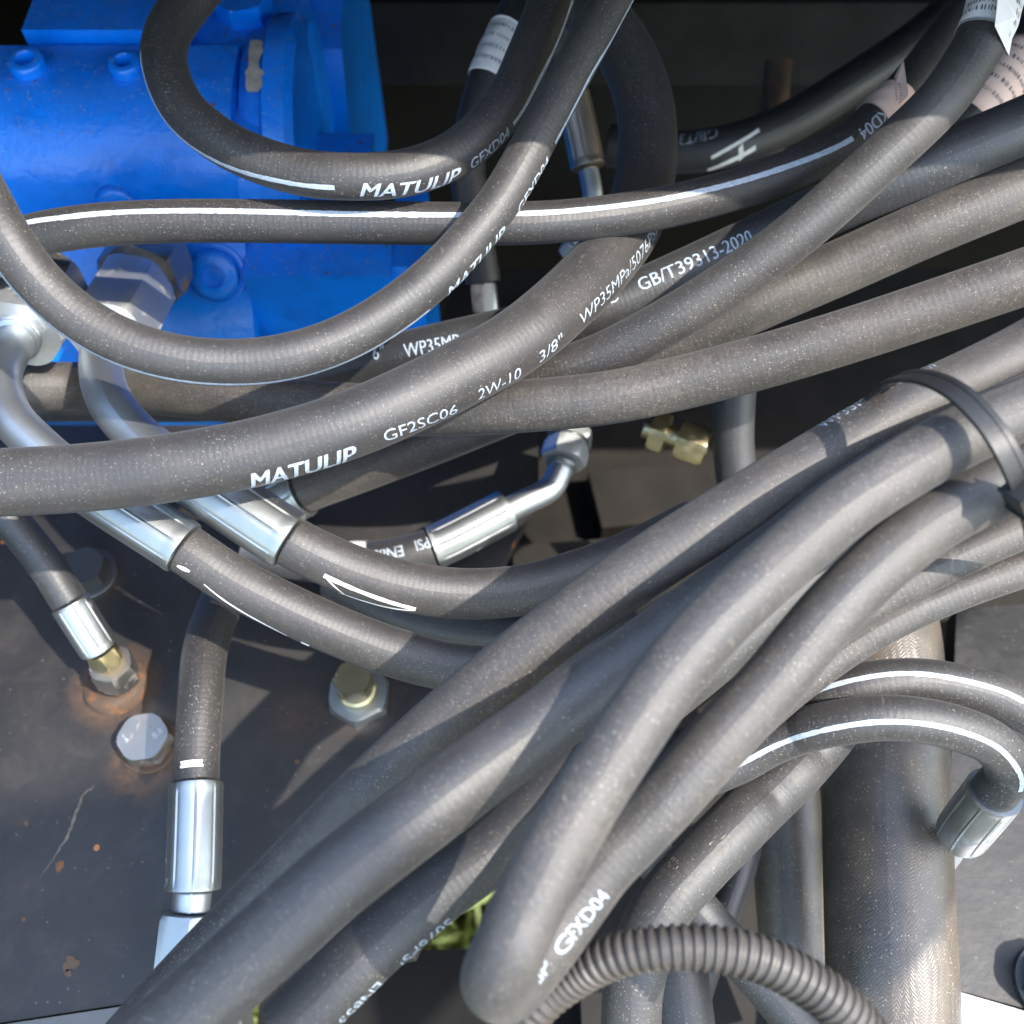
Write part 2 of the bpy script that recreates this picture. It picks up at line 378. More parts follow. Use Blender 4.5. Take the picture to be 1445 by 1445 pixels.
# front of the picture: the tied bundle
P('ubend', 1, [(1560,535,.236),(1445,578,.230),(1335,628,.224),(1230,690,.219),(1187,720,.217),(1100,795,.212),(1020,868,.208),(951,945,.204),(881,1045,.199),(832,1120,.196),(775,1220,.191),(742,1285,.189),(716,1345,.188),(702,1384,.194),(712,1390,.206),(738,1366,.212),(772,1324,.213),(810,1272,.213),(848,1222,.213),(898,1172,.213),(946,1122,.213),(1010,1050,.214),(1085,968,.217),(1187,848,.221),(1300,748,.226),(1400,690,.23),(1480,655,.234),(1560,625,.238)],
  w=(84,88,92,98,103,106,100,90,88,88,86), selfcol=True)
P('edge', 4, [(1560,430,.247),(1445,497,.245),(1380,530,.244),(1280,577,.243),(1180,634,.243),(1070,699,.243),(945,777,.243),(860,834,.243),(780,892,.244),(690,964,.246),(610,1032,.248),(503,1132,.25),(420,1218,.252),(342,1298,.252),(250,1395,.252),(170,1485,.252)], w=86)
P('fat', 3, [(1500,545,.262),(1400,592,.258),(1300,642,.254),(1200,702,.249),(1100,777,.244),(1000,852,.238),(900,927,.231),(790,1005,.225),(700,1070,.22),(610,1137,.215),(472,1243,.209),(380,1325,.206),(290,1408,.204),(200,1490,.202)], w=(80,84,96,114,118))
P('under', 6, [(1300,700,.275),(1150,800,.268),(1000,930,.26),(900,1010,.254),(800,1098,.248),(700,1195,.242),(592,1277,.238),(488,1371,.234),(402,1457,.231)], w=(75,86,98))
P('corr', 5, [(690,1520,.222),(735,1448,.216),(770,1408,.212),(810,1378,.209),(865,1350,.207),(930,1338,.206),(1000,1338,.206),(1070,1352,.206),(1135,1384,.207),(1190,1425,.208),(1240,1485,.21)], [S('corr',0,None,(58,62,74))])
P('right_upper', 8, [(1560,700,.268),(1445,744,.268),(1330,795,.268),(1220,855,.27),(1120,925,.275),(1000,1020,.285)], w=60)
P('right_lower', 9, [(1560,770,.278),(1445,801,.278),(1330,842,.278),(1240,885,.278),(1150,945,.28),(1060,1020,.282),(950,1120,.286)], w=56)
P('stripe_short', 10, [(1300,1300,.41),(1322,1238,.385),(1342,1204,.345),(1358,1176,.309),(1403,1118,.287),(1424,1086,.28),(1405,1053,.274),(1345,1026,.27),(1260,1013,.267),(1180,1020,.266),(1100,1042,.266),(1040,1074,.268),(985,1096,.274),(935,1112,.288),(880,1124,.302)],
  [S('tube',0,3,30), S('ferrule',3,4.05,78), S('hose',4,None,64)])
P('stripe_long', 11, [(1560,1065,.292),(1445,1002,.287),(1395,979,.285),(1290,961,.282),(1200,972,.279),(1120,1003,.278),(1060,1030,.279),(1000,1050,.285),(940,1066,.30),(890,1080,.31)], w=64)
P('riser', 12, [(1224,966,.303),(1186,1008,.298),(1125,1080,.29),(1055,1150,.282),(985,1222,.277),(935,1280,.274),(905,1345,.274),(893,1400,.274),(890,1485,.274)], w=84)
# middle: the printed hoses
P('scoop', 20, [(-55,220,.262),(-16,292,.262),(10,338,.262),(55,398,.265),(110,447,.268),(180,485,.27),(260,507,.272),(346,511,.275),(420,500,.277),(490,475,.28),(556,436,.283),(615,388,.285),(662,338,.287),(702,288,.289),(741,223,.291),(776,158,.294),(806,104,.297),(862,0,.303),(895,-60,.306)], w=(74,70,67,66,62,58,56))
P('top_loop', 22, [(310,-50,.33),(268,0,.322),(238,45,.315),(231,83,.31),(256,150,.305),(320,204,.30),(412,240,.296),(485,249,.294),(576,243,.296),(645,215,.301),(712,150,.308),(748,75,.316),(778,0,.323),(800,-60,.33)], w=64)
P('level', 24, [(-60,400,0.318),(0,352,0.313),(50,332,0.310),(110,321,0.308),(173,315,0.308),(260,312,0.308),(346,312,0.308),(500,314,0.308),(655,316,0.308),(740,315,0.309),(818,310,0.311),(945,291,0.316),(1083,252,0.323),(1190,205,0.329),(1239,165,0.333),(1290,110,0.343),(1340,45,0.353),(1390,-20,0.363)], w=(60,60,58,54))
P('big', 21, [(-60,684,.27),(0,681,.27),(120,674,.27),(242,660,.27),(370,636,.272),(500,597,.275),(600,553,.28),(638,534,.283),(713,493,.29),(765,455,.297),(843,380,.317),(890,318,.337),(908,262,.349),(914,200,.356),(908,140,.36),(888,85,.363),(855,35,.366),(810,-5,.37),(760,-40,.37)], w=(95,95,94,84,80))
P('standard', 32, [(-60,565,.37),(100,562,.37),(300,560,.365),(430,540,.36),(500,520,.355),(593,497,.345),(700,473,.34),(780,455,.337),(860,434,.335),(945,398,.333),(1060,345,.33),(1187,286,.314),(1300,238,.305),(1445,177,.300),(1520,145,.300)], w=(66,68,74,82))
P('mid_right', 30, [(370,720,.375),(400,706,.373),(428,692,.37),(520,657,.362),(620,618,.352),(720,577,.344),(820,535,.336),(900,500,.331),(980,468,.326),(1060,432,.32),(1200,371,.315),(1300,326,.31),(1445,266,.306),(1520,235,.306)], [S('ferrule',0,2,78), S('hose',2,None,(66,74,84))])
P('diag', 26, [(560,590,.335),(640,568,.328),(720,545,.318),(780,527,.312),(850,502,.306),(945,452,.298),(1040,392,.293),(1130,325,.288),(1237,230,.283),(1330,140,.28),(1365,90,.28),(1388,50,.28),(1405,0,.282),(1412,-60,.285)], w=(64,68,72))
P('long', 25, [(-60,545,.345),(24,545,.345),(150,547,.34),(280,556,.335),(400,569,.33),(500,577,.325),(600,579,.318),(725,574,.308),(853,562,.30),(945,544,.296),(1070,512,.29),(1200,473,.285),(1330,430,.28),(1445,391,.275),(1520,365,.272)], w=(70,74,80))
P('elbow_low', 23, [(70,380,.40),(48,425,.37),(22,478,.338),(0,530,.32),(12,582,.31),(55,630,.304),(120,682,.30),(262,775,.297),(330,820,.299),(400,856,.302),(470,888,.305),(560,922,.308),(640,941,.31),(720,945,.312),(800,935,.317),(900,890,.325)],
  [S('hex',0.3,1.9,126), S('collar',1.9,2.08,68), S('tube',1.6,6.1,58), S('ferrule',6,7,82), S('hose',7,None,70)])
P('elbow_high', 23.5, [(235,335,.41),(205,378,.38),(170,440,.345),(143,500,.322),(152,560,.311),(195,615,.306),(262,665,.301),(410,764,.298),(440,780,.299),(500,806,.302),(580,829,.305),(660,838,.308),(740,832,.311),(820,810,.315),(900,780,.32),(980,740,.327)],
  [S('hex',0.6,2.6,120), S('collar',2.6,2.7,68), S('tube',2.6,6.1,62), S('ferrule',6,7,90), S('hose',7,None,72)])
P('hidden_grey', 33, [(470,815,.36),(570,866,.35),(650,886,.347),(740,890,.345),(830,870,.345),(930,820,.35)], w=60)
# deep: fittings in the pit and on the plate
P('pit_elbow', 40, [(812,590,.415),(800,628,.407),(791,662,.402),(776,690,.40),(745,706,.397),(718,719,.395),(610,773,.39),(560,787,.39),(490,795,.392),(420,790,.395),(340,770,.40)],
  [S('hex',0.5,1.75,66), S('collar',1.75,1.95,44), S('tube',1.9,5.1,36), S('ferrule',5,6,64), S('hose',6,None,58)])
P('plate_left', 41, [(-40,680,.352),(15,735,.355),(60,790,.357),(97,848,.36),(140,915,.366),(148,926,.368),(158,940,.372),(168,956,.38)],
  [S('hose',0,3,50), S('ferrule',3,4,56), S('hexb',4.0,5.6,46), S('hexr',5.6,7,64)])
P('plate_mid', 42, [(350,790,.352),(318,840,.347),(291,910,.339),(282,1000,.332),(278,1060,.328),(277,1104,.325),(272,1258,.316),(269,1285,.315),(262,1345,.312),(255,1405,.31)],
  [S('hose',0,5,62), S('ferrule',5,6,78), S('tube',6,7,53), S('hexz',7,9,92)])
P('shade_fitting', 43, [(760,-40,.405),(785,50,.405),(806,128,.405),(830,238,.405),(837,285,.405),(828,335,.41),(805,365,.415)], [S('hose',0,2,42), S('ferrule',2,3,50), S('tube',3,5.5,28), S('hex',5.0,6,48)])
P('shade_label', 44, [(750,-40,.37),(722,30,.37),(695,88,.372),(672,160,.376),(660,230,.38),(668,310,.39),(682,400,.40),(686,440,.402)], [S('hose',0,6,50), S('hexr',6,7,40)])
P('shade_marked', 46, [(860,205,.43),(950,215,.425),(1030,205,.42),(1110,175,.42),(1200,120,.42),(1290,60,.42),(1420,-50,.42)], w=58)
P('tagged', 45, [(1290,290,.37),(1340,200,.368),(1392,138,.366),(1450,70,.37),(1510,0,.375)], w=74)
P('drop', 47, [(1040,520,.38),(1036,570,.385),(1035,630,.39),(1045,700,.395),(1075,780,.40)], w=58)
P('vent_left', 50, [(1085,990,.35),(1066,1130,.345),(1047,1220,.34),(1012,1320,.335),(985,1400,.335),(960,1490,.335)], w=42)
P('vent_cross', 48, [(890,1170,.315),(967,1264,.308),(1030,1335,.305),(1090,1402,.305),(1160,1490,.305)], w=62)
P('vent_bottom', 49, [(945,1290,.325),(957,1370,.318),(966,1440,.315),(976,1510,.315)], w=84)
P('sleeve', 51, [(1205,790,.372),(1235,880,.358),(1246,1000,.346),(1250,1150,.335),(1255,1300,.322),(1262,1480,.312)], [S('sleeve',0,None,(168,172,180))])
P('sleeve_back', 52, [(1095,960,.40),(1108,1150,.39),(1120,1300,.38),(1138,1490,.375)], [S('sleeve',0,None,100)])

def solve(iters=260):
    ks = list(PATHS.values()); p = np.concatenate([k.p for k in ks]); wd = np.concatenate([k.w for k in ks])
    pid = np.concatenate([np.full(len(k.p), i) for i, k in enumerate(ks)]); loc = np.concatenate([np.arange(len(k.p)) for k in ks])
    rank = np.array([k.rank for k in ks])[pid]; selfc = np.array([k.selfcol for k in ks])[pid]
    d = np.concatenate([k.d for k in ks]); d0 = d.copy()
    front = {('level', 'big'): 0, ('top_loop', 'big'): 0, ('level', 'elbow_high'): 0, ('level', 'elbow_low'): 0, ('top_loop', 'elbow_high'): 0, ('diag', 'level'): 0, ('long', 'level'): 0}
    keyi = {k.key: i for i, k in enumerate(ks)}
    A = []; B = []
    for i in range(len(p)):
        r = np.hypot(*(p[i+1:]-p[i]).T); s_ = (wd[i+1:]+wd[i])/2
        j = np.nonzero(r < s_)[0]+i+1
        for q in j:
            if pid[q] == pid[i]:
                if selfc[i] and abs(q-i) > 26 : A.append(i); B.append(q)
                continue
            a, b = (i, q) if rank[i] <= rank[q] else (q, i)
            ka, kb = ks[pid[a]].key, ks[pid[b]].key
            if {ka, kb} in ({'sleeve', 'stripe_short'}, {'sleeve_back', 'stripe_short'}) and p[q][1] > 1075 and p[i][1] > 1075: continue
            if (kb, ka) in front: a, b = b, a
            A.append(a); B.append(b)
    A = np.array(A); B = np.array(B); lat = np.hypot(*(p[A]-p[B]).T)
    bounds = np.cumsum([0]+[len(k.p) for k in ks])
    for it in range(iters):
        dm = (d[A]+d[B])/2; Sx = (wd[A]*d[A]+wd[B]*d[B])/2/1445*1.0
        need = np.sqrt(np.maximum(0, Sx**2-(lat*dm/1445)**2))*0.985
        v = np.maximum(0, need-(d[B]-d[A]))
        push = np.zeros(len(d)); pull = np.zeros(len(d))
        np.maximum.at(push, B, v); np.maximum.at(pull, A, v)
        d = d + 0.3*push - 0.22*pull
        if it < iters-8:
            d = d + 0.01*(d0-d)
            for i in range(len(ks)):
                a, b = bounds[i], bounds[i+1]; e = d[a:b]-d0[a:b]
                for _ in range(4):
                    e2 = e.copy(); e2[1:-1] = e[1:-1]*0.5+0.25*(e[:-2]+e[2:]); e2[0] = 0.5*(e[0]+e[1]); e2[-1] = 0.5*(e[-1]+e[-2]); e = e2
                d[a:b] = d0[a:b]+e
    for i, k in enumerate(ks):
        a, b = bounds[i], bounds[i+1]; k.d = d[a:b]
    print('PATH max move', {k.key: round(float(np.abs(k.d-k.d0).max()*1000), 1) for k in ks})
    print('residual overlap mm', round(float(v.max()*1000), 2))
solve()

def finish(k):
    """smooth 3-D centre line with frames: e1 to the viewer, e2 to the left of travel in the picture"""
    ii = np.arange(len(k.p)); m = np.linspace(0, len(ii)-1, len(ii)*3)
    def sm(x):
        C, I = catmull(np.stack([ii*1.0, np.zeros(len(ii)), x], 1), 3); return np.interp(m, C[:, 0], C[:, 2])
    px = np.interp(m, ii, k.p[:, 0]); py = np.interp(m, ii, k.p[:, 1]); dd = np.interp(m, ii, k.d)
    for _ in range(6):
        for x in (px, py, dd): x[1:-1] = 0.5*x[1:-1]+0.25*(x[:-2]+x[2:])
    k.P2 = np.stack([px, py], 1); k.D = dd; k.X = at(px, py, dd); k.I = np.interp(m, ii, k.i)
    T = np.gradient(k.X, axis=0); T /= np.linalg.norm(T, axis=1)[:, None]; k.T = T
    v = CAM-k.X; e1 = v-(v*T).sum(1)[:, None]*T; e1 /= np.linalg.norm(e1, axis=1)[:, None]
    for _ in range(10):
        e1[1:-1] = e1[1:-1]+0.5*(e1[:-2]+e1[2:]); e1 -= (e1*T).sum(1)[:, None]*T; e1 /= np.linalg.norm(e1, axis=1)[:, None]
    k.e1 = e1; k.e2 = np.cross(e1, T)
    k.s = np.concatenate([[0], np.cumsum(np.linalg.norm(np.diff(k.X, axis=0), axis=1))])
for k in PATHS.values(): finish(k)

def seg_range(k, g):
    ix = np.nonzero((k.I >= g['a']-1e-6) & (k.I <= g['b']+1e-6))[0]; return ix
def seg_w(k, g, I):
    ww = g['w'] if isinstance(g['w'], (tuple, list)) else (g['w'], g['w'])
    return np.interp(I, np.linspace(g['a'], g['b'], len(ww)), ww)
def radius(k, g, ix):
    r = seg_w(k, g, k.I[ix])*k.D[ix]/2/1445
    mean = r.mean(); return mean + (r-mean)*0.75
def sweep(k, ix, R, nseg=32, mod=None, cap=True, step=1):
    X = k.X[ix]; e1 = k.e1[ix]; e2 = k.e2[ix]; s = k.s[ix]
    th = np.linspace(0, 2*math.pi, nseg+1)
    rr = R[:, None]*(np.ones((len(ix), nseg+1)) if mod is None else mod(s, th))
    V = X[:, None]+np.cos(th)[None, :, None]*e1[:, None]*rr[..., None]+np.sin(th)[None, :, None]*e2[:, None]*rr[..., None]
    uv = np.stack([np.repeat(s[:, None], nseg+1, 1), np.repeat((th*R.mean())[None], len(ix), 0)], -1).reshape(-1, 2)
    n1 = nseg+1; F = []
    for a in range(len(ix)-1):
        for b in range(nseg): F.append((a*n1+b, (a+1)*n1+b, (a+1)*n1+b+1, a*n1+b+1))
    V = V.reshape(-1, 3)
    if cap: F.append(tuple(range(nseg))); F.append(tuple((len(ix)-1)*n1+b for b in range(nseg-1, -1, -1)))
    return V, F, uv
def resample(k, ix, n):
    """evenly spaced sub-path between two indices as a small path-like object"""
    class Q: pass
    q = Q(); t = np.linspace(ix[0], ix[-1], n); b = np.arange(len(k.X))
    for a in ('X', 'e1', 'e2', 'T'): setattr(q, a, np.stack([np.interp(t, b, getattr(k, a)[:, c]) for c in range(3)], 1))
    q.s = np.interp(t, b, k.s); q.D = np.interp(t, b, k.D); q.I = np.interp(t, b, k.I); return q

def hose_root(key, m, label, group='black rubber hydraulic hoses', cat='hose', name='hydraulic_hose'):
    k = PATHS[key]; g = [x for x in k.segs if x['k'] in ('hose', 'sleeve')][0]
    ix = seg_range(k, g); R = radius(k, g, ix); k.hose_ix = ix; k.hose_R = R
    V, F, uv = sweep(k, ix, R, 36 if g['k'] == 'hose' else 56)
    o = build(name, V, F, m, None, True, k.X[ix[len(ix)//2]], uv); tag(o, label, cat, group)
    k.root = o
    for g in k.segs:
        if g['k'] in ('hose', 'sleeve'): continue
        ix = seg_range(k, g); Rm = float(radius(k, g, ix).mean())
        if g['k'] == 'tube':
            n = max(10, len(ix)); q = resample(k, ix, n); V, F, uv = sweep(q, np.arange(n), np.full(n, Rm), 28)
            build('bent_tube' if g['b']-g['a'] > 2.2 else 'tube_neck', V, F, g.get('m', ZINCT), o)
        elif g['k'] == 'collar':
            q = resample(k, ix, 8); prof = np.array([0.9, 1, 1, 0.93, 0.93, 1, 1, 0.88])
            V, F, uv = sweep(q, np.arange(8), Rm*prof, 32); c = build('collar', V, F, ZINC, o); c.data.set_sharp_from_angle(angle=0.6)
        elif g['k'] == 'ferrule': ferrule(k, ix, Rm, o)
        else:
            a, b = k.X[ix[0]], k.X[ix[-1]]; ax = b-a; h = np.linalg.norm(ax)
            if g['k'] == 'hex':
                hex_prism('swivel_nut', a+ax*0.42, ax, Rm, h*0.58, ZINCN, o, 0.35)
                hex_prism('adapter_hex', a, ax, Rm*1.06, h*0.34, STEEL if key.startswith('elbow') else ZINC, o, 0.1)
                V, F = lathe(a+ax*0.32, ax, [(0, Rm*0.72), (h*0.12, Rm*0.72)], 32); build('thread', V, F, ZINC, o)
            else:
                hex_prism('swivel_nut', a, ax, Rm, h, {'hexb': BRASS, 'hexz': ZINC}.get(g['k'], STEEL), o, 0.75 if g['k'] == 'hexz' else 0.2)
    return o
def ferrule(k, ix, R, parent):
    n = 26; q = resample(k, ix, n); t = np.linspace(0, 1, n)
    # squashed by eight jaws: flats between raised lines, plain lip at both ends
    edge = np.clip(np.minimum(t, 1-t)/0.07, 0, 1)
    R_t = R*(0.955+0.045*(1-edge)); R_t[0] *= 0.93; R_t[-1] *= 0.96
    def mod(s, th):
        ph = (th*8/(2*math.pi)) % 1.0; a = (ph-0.5)*2*math.pi/8
        flat = math.cos(math.pi/8)/np.cos(a); flat = flat/flat.max()
        ridge = 0.022*np.exp(-((np.minimum(ph, 1-ph))/0.045)**2) - 0.02*np.exp(-((np.minimum(ph, 1-ph)-0.1)/0.04)**2)
        return 1 + edge[:, None]*((flat-1)*0.22+ridge*0.8)[None, :]
    V, F, uv = sweep(q, np.arange(n), R_t, 96, mod, cap=True)
    o = build('ferrule', V, F, COPPER if k.key == 'shade_fitting' else ZINC, parent, True, None, uv); o.data.set_sharp_from_angle(angle=0.5)
    # rolled lip at the hose end
    c = q.X[-1]; ax = q.T[-1]
    return o

def on_hose(k, px, py):
    """nearest point of the centre line in the picture and angle round the hose there"""
    ix = k.hose_ix; P2 = k.P2[ix]; j = int(np.argmin(np.hypot(P2[:, 0]-px, P2[:, 1]-py)))
    i = ix[j]; a = max(i-1, 0); b = min(i+1, len(k.P2)-1); t = k.P2[b]-k.P2[a]; t = t/np.hypot(*t)
    off = np.array((px, py))-k.P2[i]; left = np.array((t[1], -t[0]))
    r = k.hose_R[j]*1445/k.D[i]; f = float(np.clip(off@left/r, -0.95, 0.95))
    return k.s[i], math.asin(f)
def surf(k, s, ph, h):
    """points on the hose skin at arc length s, angle ph, height h"""
    ii = np.arange(len(k.s)); t = np.interp(s, k.s, ii); X = np.stack([np.interp(t, ii, k.X[:, c]) for c in range(3)], -1)
    e1 = np.stack([np.interp(t, ii, k.e1[:, c]) for c in range(3)], -1); e2 = np.stack([np.interp(t, ii, k.e2[:, c]) for c in range(3)], -1)
    R = np.interp(t, k.hose_ix, k.hose_R)+h
    return X+R[..., None]*(np.cos(ph)[..., None]*e1+np.sin(ph)[..., None]*e2)
def stripe(key, pts, wpx, name='white_stripe', m=INK, h=0.00009, taper=False):
    k = PATHS[key]; q = np.array([on_hose(k, *p) for p in pts]); Rm = k.hose_R.mean(); Dm = k.D[k.hose_ix].mean()
    o = np.argsort(q[:, 0]); q = q[o]; n = max(6, int((q[-1, 0]-q[0, 0])/0.0012)); s = np.linspace(q[0, 0], q[-1, 0], n); ph = np.interp(s, q[:, 0], q[:, 1])
    for _ in range(20):
        if len(q) > 2: ph[1:-1] = 0.5*ph[1:-1]+0.25*(ph[:-2]+ph[2:])
    hw = wpx*Dm/1445/2/Rm; V = []; F = []
    wv = np.ones(n)*hw
    if taper: wv = hw*(0.35+0.65*np.sin(np.linspace(0.15, math.pi-0.1, n)))
    wv = wv*(1+0.06*rng.standard_normal(n))
    off = np.array([-1, -0.33, 0.33, 1]); V = np.stack([surf(k, s, ph+a*wv, h) for a in off], 1).reshape(-1, 3)
    for i in range(n-1):
        for j in range(3): F.append((i*4+j, (i+1)*4+j, (i+1)*4+j+1, i*4+j+1))
    return build(name, V, F, m, k.root)

def text_mesh(body, bold=0.0, shear=0.0):
    bold = min(bold, 0.0)
    cu = bpy.data.curves.new('t', 'FONT'); cu.body = body; cu.size = 1; cu.offset = bold; cu.shear = shear; cu.resolution_u = 3; cu.space_character = 1.0
    ob = bpy.data.objects.new('t', cu); COL.objects.link(ob); bpy.context.view_layer.update()
    me = bpy.data.meshes.new_from_object(ob.evaluated_get(bpy.context.evaluated_depsgraph_get())); bpy.data.objects.remove(ob); bpy.data.curves.remove(cu)
    bm = bmesh.new(); bm.from_mesh(me); bpy.data.meshes.remove(me)
    return bm
def lettering(key, body, p0, p1, hpx, bold=0.0, shear=0.0, m=INK, small=None, name='printed_lettering', fade=0.0, parent=None):
    """flat print following the hose skin from p0 to p1 (picture positions of the line's middle)"""
    k = PATHS[key]; s0, f0 = on_hose(k, *p0); s1, f1 = on_hose(k, *p1)
    bm = text_mesh(body, bold, shear)
    co = np.array([v.co[:] for v in bm.verts]); x0, x1 = co[:, 0].min(), co[:, 0].max(); y0, y1 = co[:, 1].min(), co[:, 1].max()
    Lw = abs(s1-s0); Rm = np.interp((s0+s1)/2, k.s[k.hose_ix], k.hose_R); Dm = np.interp((s0+s1)/2, k.s, k.D); H = hpx*Dm/1445
    sx = Lw/(x1-x0); sy = H/(y1-y0)
    for v in bm.verts: v.co.x = (v.co.x-x0)*sx; v.co.y = (v.co.y-(y0+y1)/2)*sy; v.co.z = 0
    for c in np.arange(0.001, Lw, 0.0011): bmesh.ops.bisect_plane(bm, geom=bm.verts[:]+bm.edges[:]+bm.faces[:], plane_co=(c, 0, 0), plane_no=(1, 0, 0), dist=1e-7)
    for c in np.arange(-H/2+0.0006, H/2, 0.0007): bmesh.ops.bisect_plane(bm, geom=bm.verts[:]+bm.edges[:]+bm.faces[:], plane_co=(0, c, 0), plane_no=(0, 1, 0), dist=1e-7)
    bm.verts.index_update(); bm.faces.ensure_lookup_table()
    co = np.array([v.co[:] for v in bm.verts]); F = [[v.index for v in f.verts] for f in bm.faces]; bm.free()
    if fade: F = [f for f in F if rng.random() > fade]
    lift = np.zeros(len(co))
    if bold > 0:
        nb = len(co); F0 = F; co0 = co; cs = [co0]; F = list(F0); lf = [lift]
        for q, (dx, dy) in enumerate(((1, 0.3), (-1, -0.3))):
            c2 = co0.copy(); c2[:, 0] += dx*bold*H*1.6; c2[:, 1] += dy*bold*H*1.2; cs.append(c2); lf.append(np.full(nb, 0.000035*(q+1))); F += [[v+nb*(q+1) for v in f] for f in F0]
        co = np.concatenate(cs); lift = np.concatenate(lf)
    sg = 1 if s1 > s0 else -1; t = co[:, 0]/Lw
    s = s0+sg*co[:, 0]; ph = f0+(f1-f0)*t+sg*co[:, 1]/Rm
    V = surf(k, s, ph, 0.00010+lift)
    if sg < 0: pass
    return build(name, V, F, m, parent or k.root)
def wrap_label(key, p0, p1, h=0.0004, ph0=-math.pi, ph1=math.pi, lines=0, m=PAPER):
    """paper label wound round a hose"""
    k = PATHS[key]; s0, _ = on_hose(k, *p0); s1, _ = on_hose(k, *p1); n = 16; mth = 30
    s = np.linspace(s0, s1, n); th = np.linspace(ph0, ph1, mth+1); SS, TT = np.meshgrid(s, th, indexing='ij')
    hh = h+0.00015*np.sin(TT*3+SS*700)
    V = []
    for dh in (0.0, 0.0001): V.append(np.stack([surf(k, SS[i], TT[i], hh[i]*0+h+dh+(hh[i]-h)) for i in range(n)]).reshape(-1, 3))
    F = []; n1 = mth+1; off = n*n1
    for i in range(n-1):
        for j in range(mth):
            a, b, c, d_ = i*n1+j, (i+1)*n1+j, (i+1)*n1+j+1, i*n1+j+1
            F.append((off+a, off+b, off+c, off+d_)); F.append((d_, c, b, a))
    for i in range(n-1):
        for j in (0, mth): F.append((i*n1+j, (i+1)*n1+j, off+(i+1)*n1+j, off+i*n1+j))
    for j in range(mth):
        for i in (0, n-1): F.append((i*n1+j, i*n1+j+1, off+i*n1+j+1, off+i*n1+j))
    o = build('paper_label', np.concatenate(V), F, m, k.root)
    if lines:
        Vm = []; Fm = []; R = k.hose_R.mean()
        for a in range(lines):
            sl = s0+(s1-s0)*(0.2+0.6*a/max(1, lines-1)); t = ph0*0+(-1.1)
            while t < 1.1:
                wd = 0.05+0.09*rng.random(); hg = 0.0005+0.0004*rng.random(); q = len(Vm)
                for ds, dt in ((-hg, 0), (hg, 0.02), (hg*0.8, wd*0.5), (-hg*0.9, wd*0.45)):
                    Vm.append(surf(k, np.array([sl+ds]), np.array([t+dt]), h+0.00035)[0])
                Fm.append((q, q+1, q+2, q+3)); t += wd*(0.9+0.8*rng.random())
        build('label_print', Vm, Fm, PRINT, o, False)
    return o

# ------------------------------------------------------------------ the setting
def ground():
    bm = bmesh.new(); R = 160
    vs = [bm.verts.new((x, y, 0)) for x, y in ((-R, -R), (R, -R), (R, R), (-R, R))]; bm.faces.new(vs)
    tag(build_bm('ground', bm, SOIL), kind='structure')
    V = []; F = []
    c0 = atz(640, 1315, 0.0)
    for i in range(9000):
        x, y = c0[0]+rng.normal()*0.35, c0[1]+rng.normal()*0.3; a = rng.random()*6.3; h = 0.05+0.10*rng.random(); wd = 0.003+0.003*rng.random(); q = len(V)
        le = rng.normal(size=2)*0.05
        V += [(x-wd*math.cos(a), y-wd*math.sin(a), 0), (x+wd*math.cos(a), y+wd*math.sin(a), 0), (x+le[0]*0.5+wd*math.cos(a), y+le[1]*0.5+wd*math.sin(a), h*0.6), (x+le[0], y+le[1], h)]
        F += [(q, q+1, q+2), (q, q+2, q+3)]
    tag(build('grass', V, F, GRASSM, None, False), kind='stuff')
ground()

# dark steel plate under the left half, horizontal, and its pale front edge bar
zp = 0.60
pl = [atz(x, y, zp) for x, y in ((-400, 1504), (173, 1417), (585, 1352), (655, 1190), (620, 1000), (690, 830), (760, 700), (760, 600), (-400, 600))]
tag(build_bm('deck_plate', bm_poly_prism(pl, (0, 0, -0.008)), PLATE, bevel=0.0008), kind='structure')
bar = [np.array(p) for p in (atz(-400, 1507, zp+0.001), atz(173, 1420, zp+0.001), atz(330, 1397, zp+0.001), atz(360, 1520, zp+0.001), atz(-400, 1640, zp+0.001))]
tag(build_bm('edge_bar', bm_poly_prism(bar, (0, 0, -0.02)), BARG, bevel=0.0015), kind='structure')
ra = [atz(x, y, 0.47) for x, y in ((380, 1345), (700, 1338), (830, 1310), (1000, 1330), (1000, 1800), (300, 1800))]
tag(build_bm('frame_rail', bm_poly_prism(ra, (0, 0, -0.04)), DARK, bevel=0.002), kind='structure')
# lower floor on the right side of the bay
fl = [atz(x, y, 0.50) for x, y in ((640, 1120), (600, 1000), (600, 560), (640, 380), (1900, 380), (1900, 1800), (840, 1800), (815, 1330), (700, 1200))]
tag(build_bm('bay_floor', bm_poly_prism(fl, (0, 0, -0.01)), DARKB, bevel=0.001), kind='structure')
fr = [atz(x, y, 0.565) for x, y in ((1350, 860), (1900, 820), (1900, 1500), (1450, 1424), (1330, 1392))]
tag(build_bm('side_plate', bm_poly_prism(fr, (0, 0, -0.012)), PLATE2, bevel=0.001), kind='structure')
# back wall of the bay and the body panel whose edge shades the far side
tag(build_bm('back_wall', bm_box((-0.7, 0.56, 0.2), (0.9, 0.58, 1.02)), DARK), kind='structure')
tag(build_bm('side_wall', bm_box((-0.47, -0.1, 0.2), (-0.45, 0.559, 0.98)), DARK), kind='structure')
e = at(740, 196, 0.284)+SUN*0.10
pan = build_bm('hood_panel', bm_box((-0.75, e[1], e[2]), (0.95, 0.62, e[2]+0.004)), DARK, bevel=0.001)
tag(pan, kind='structure')

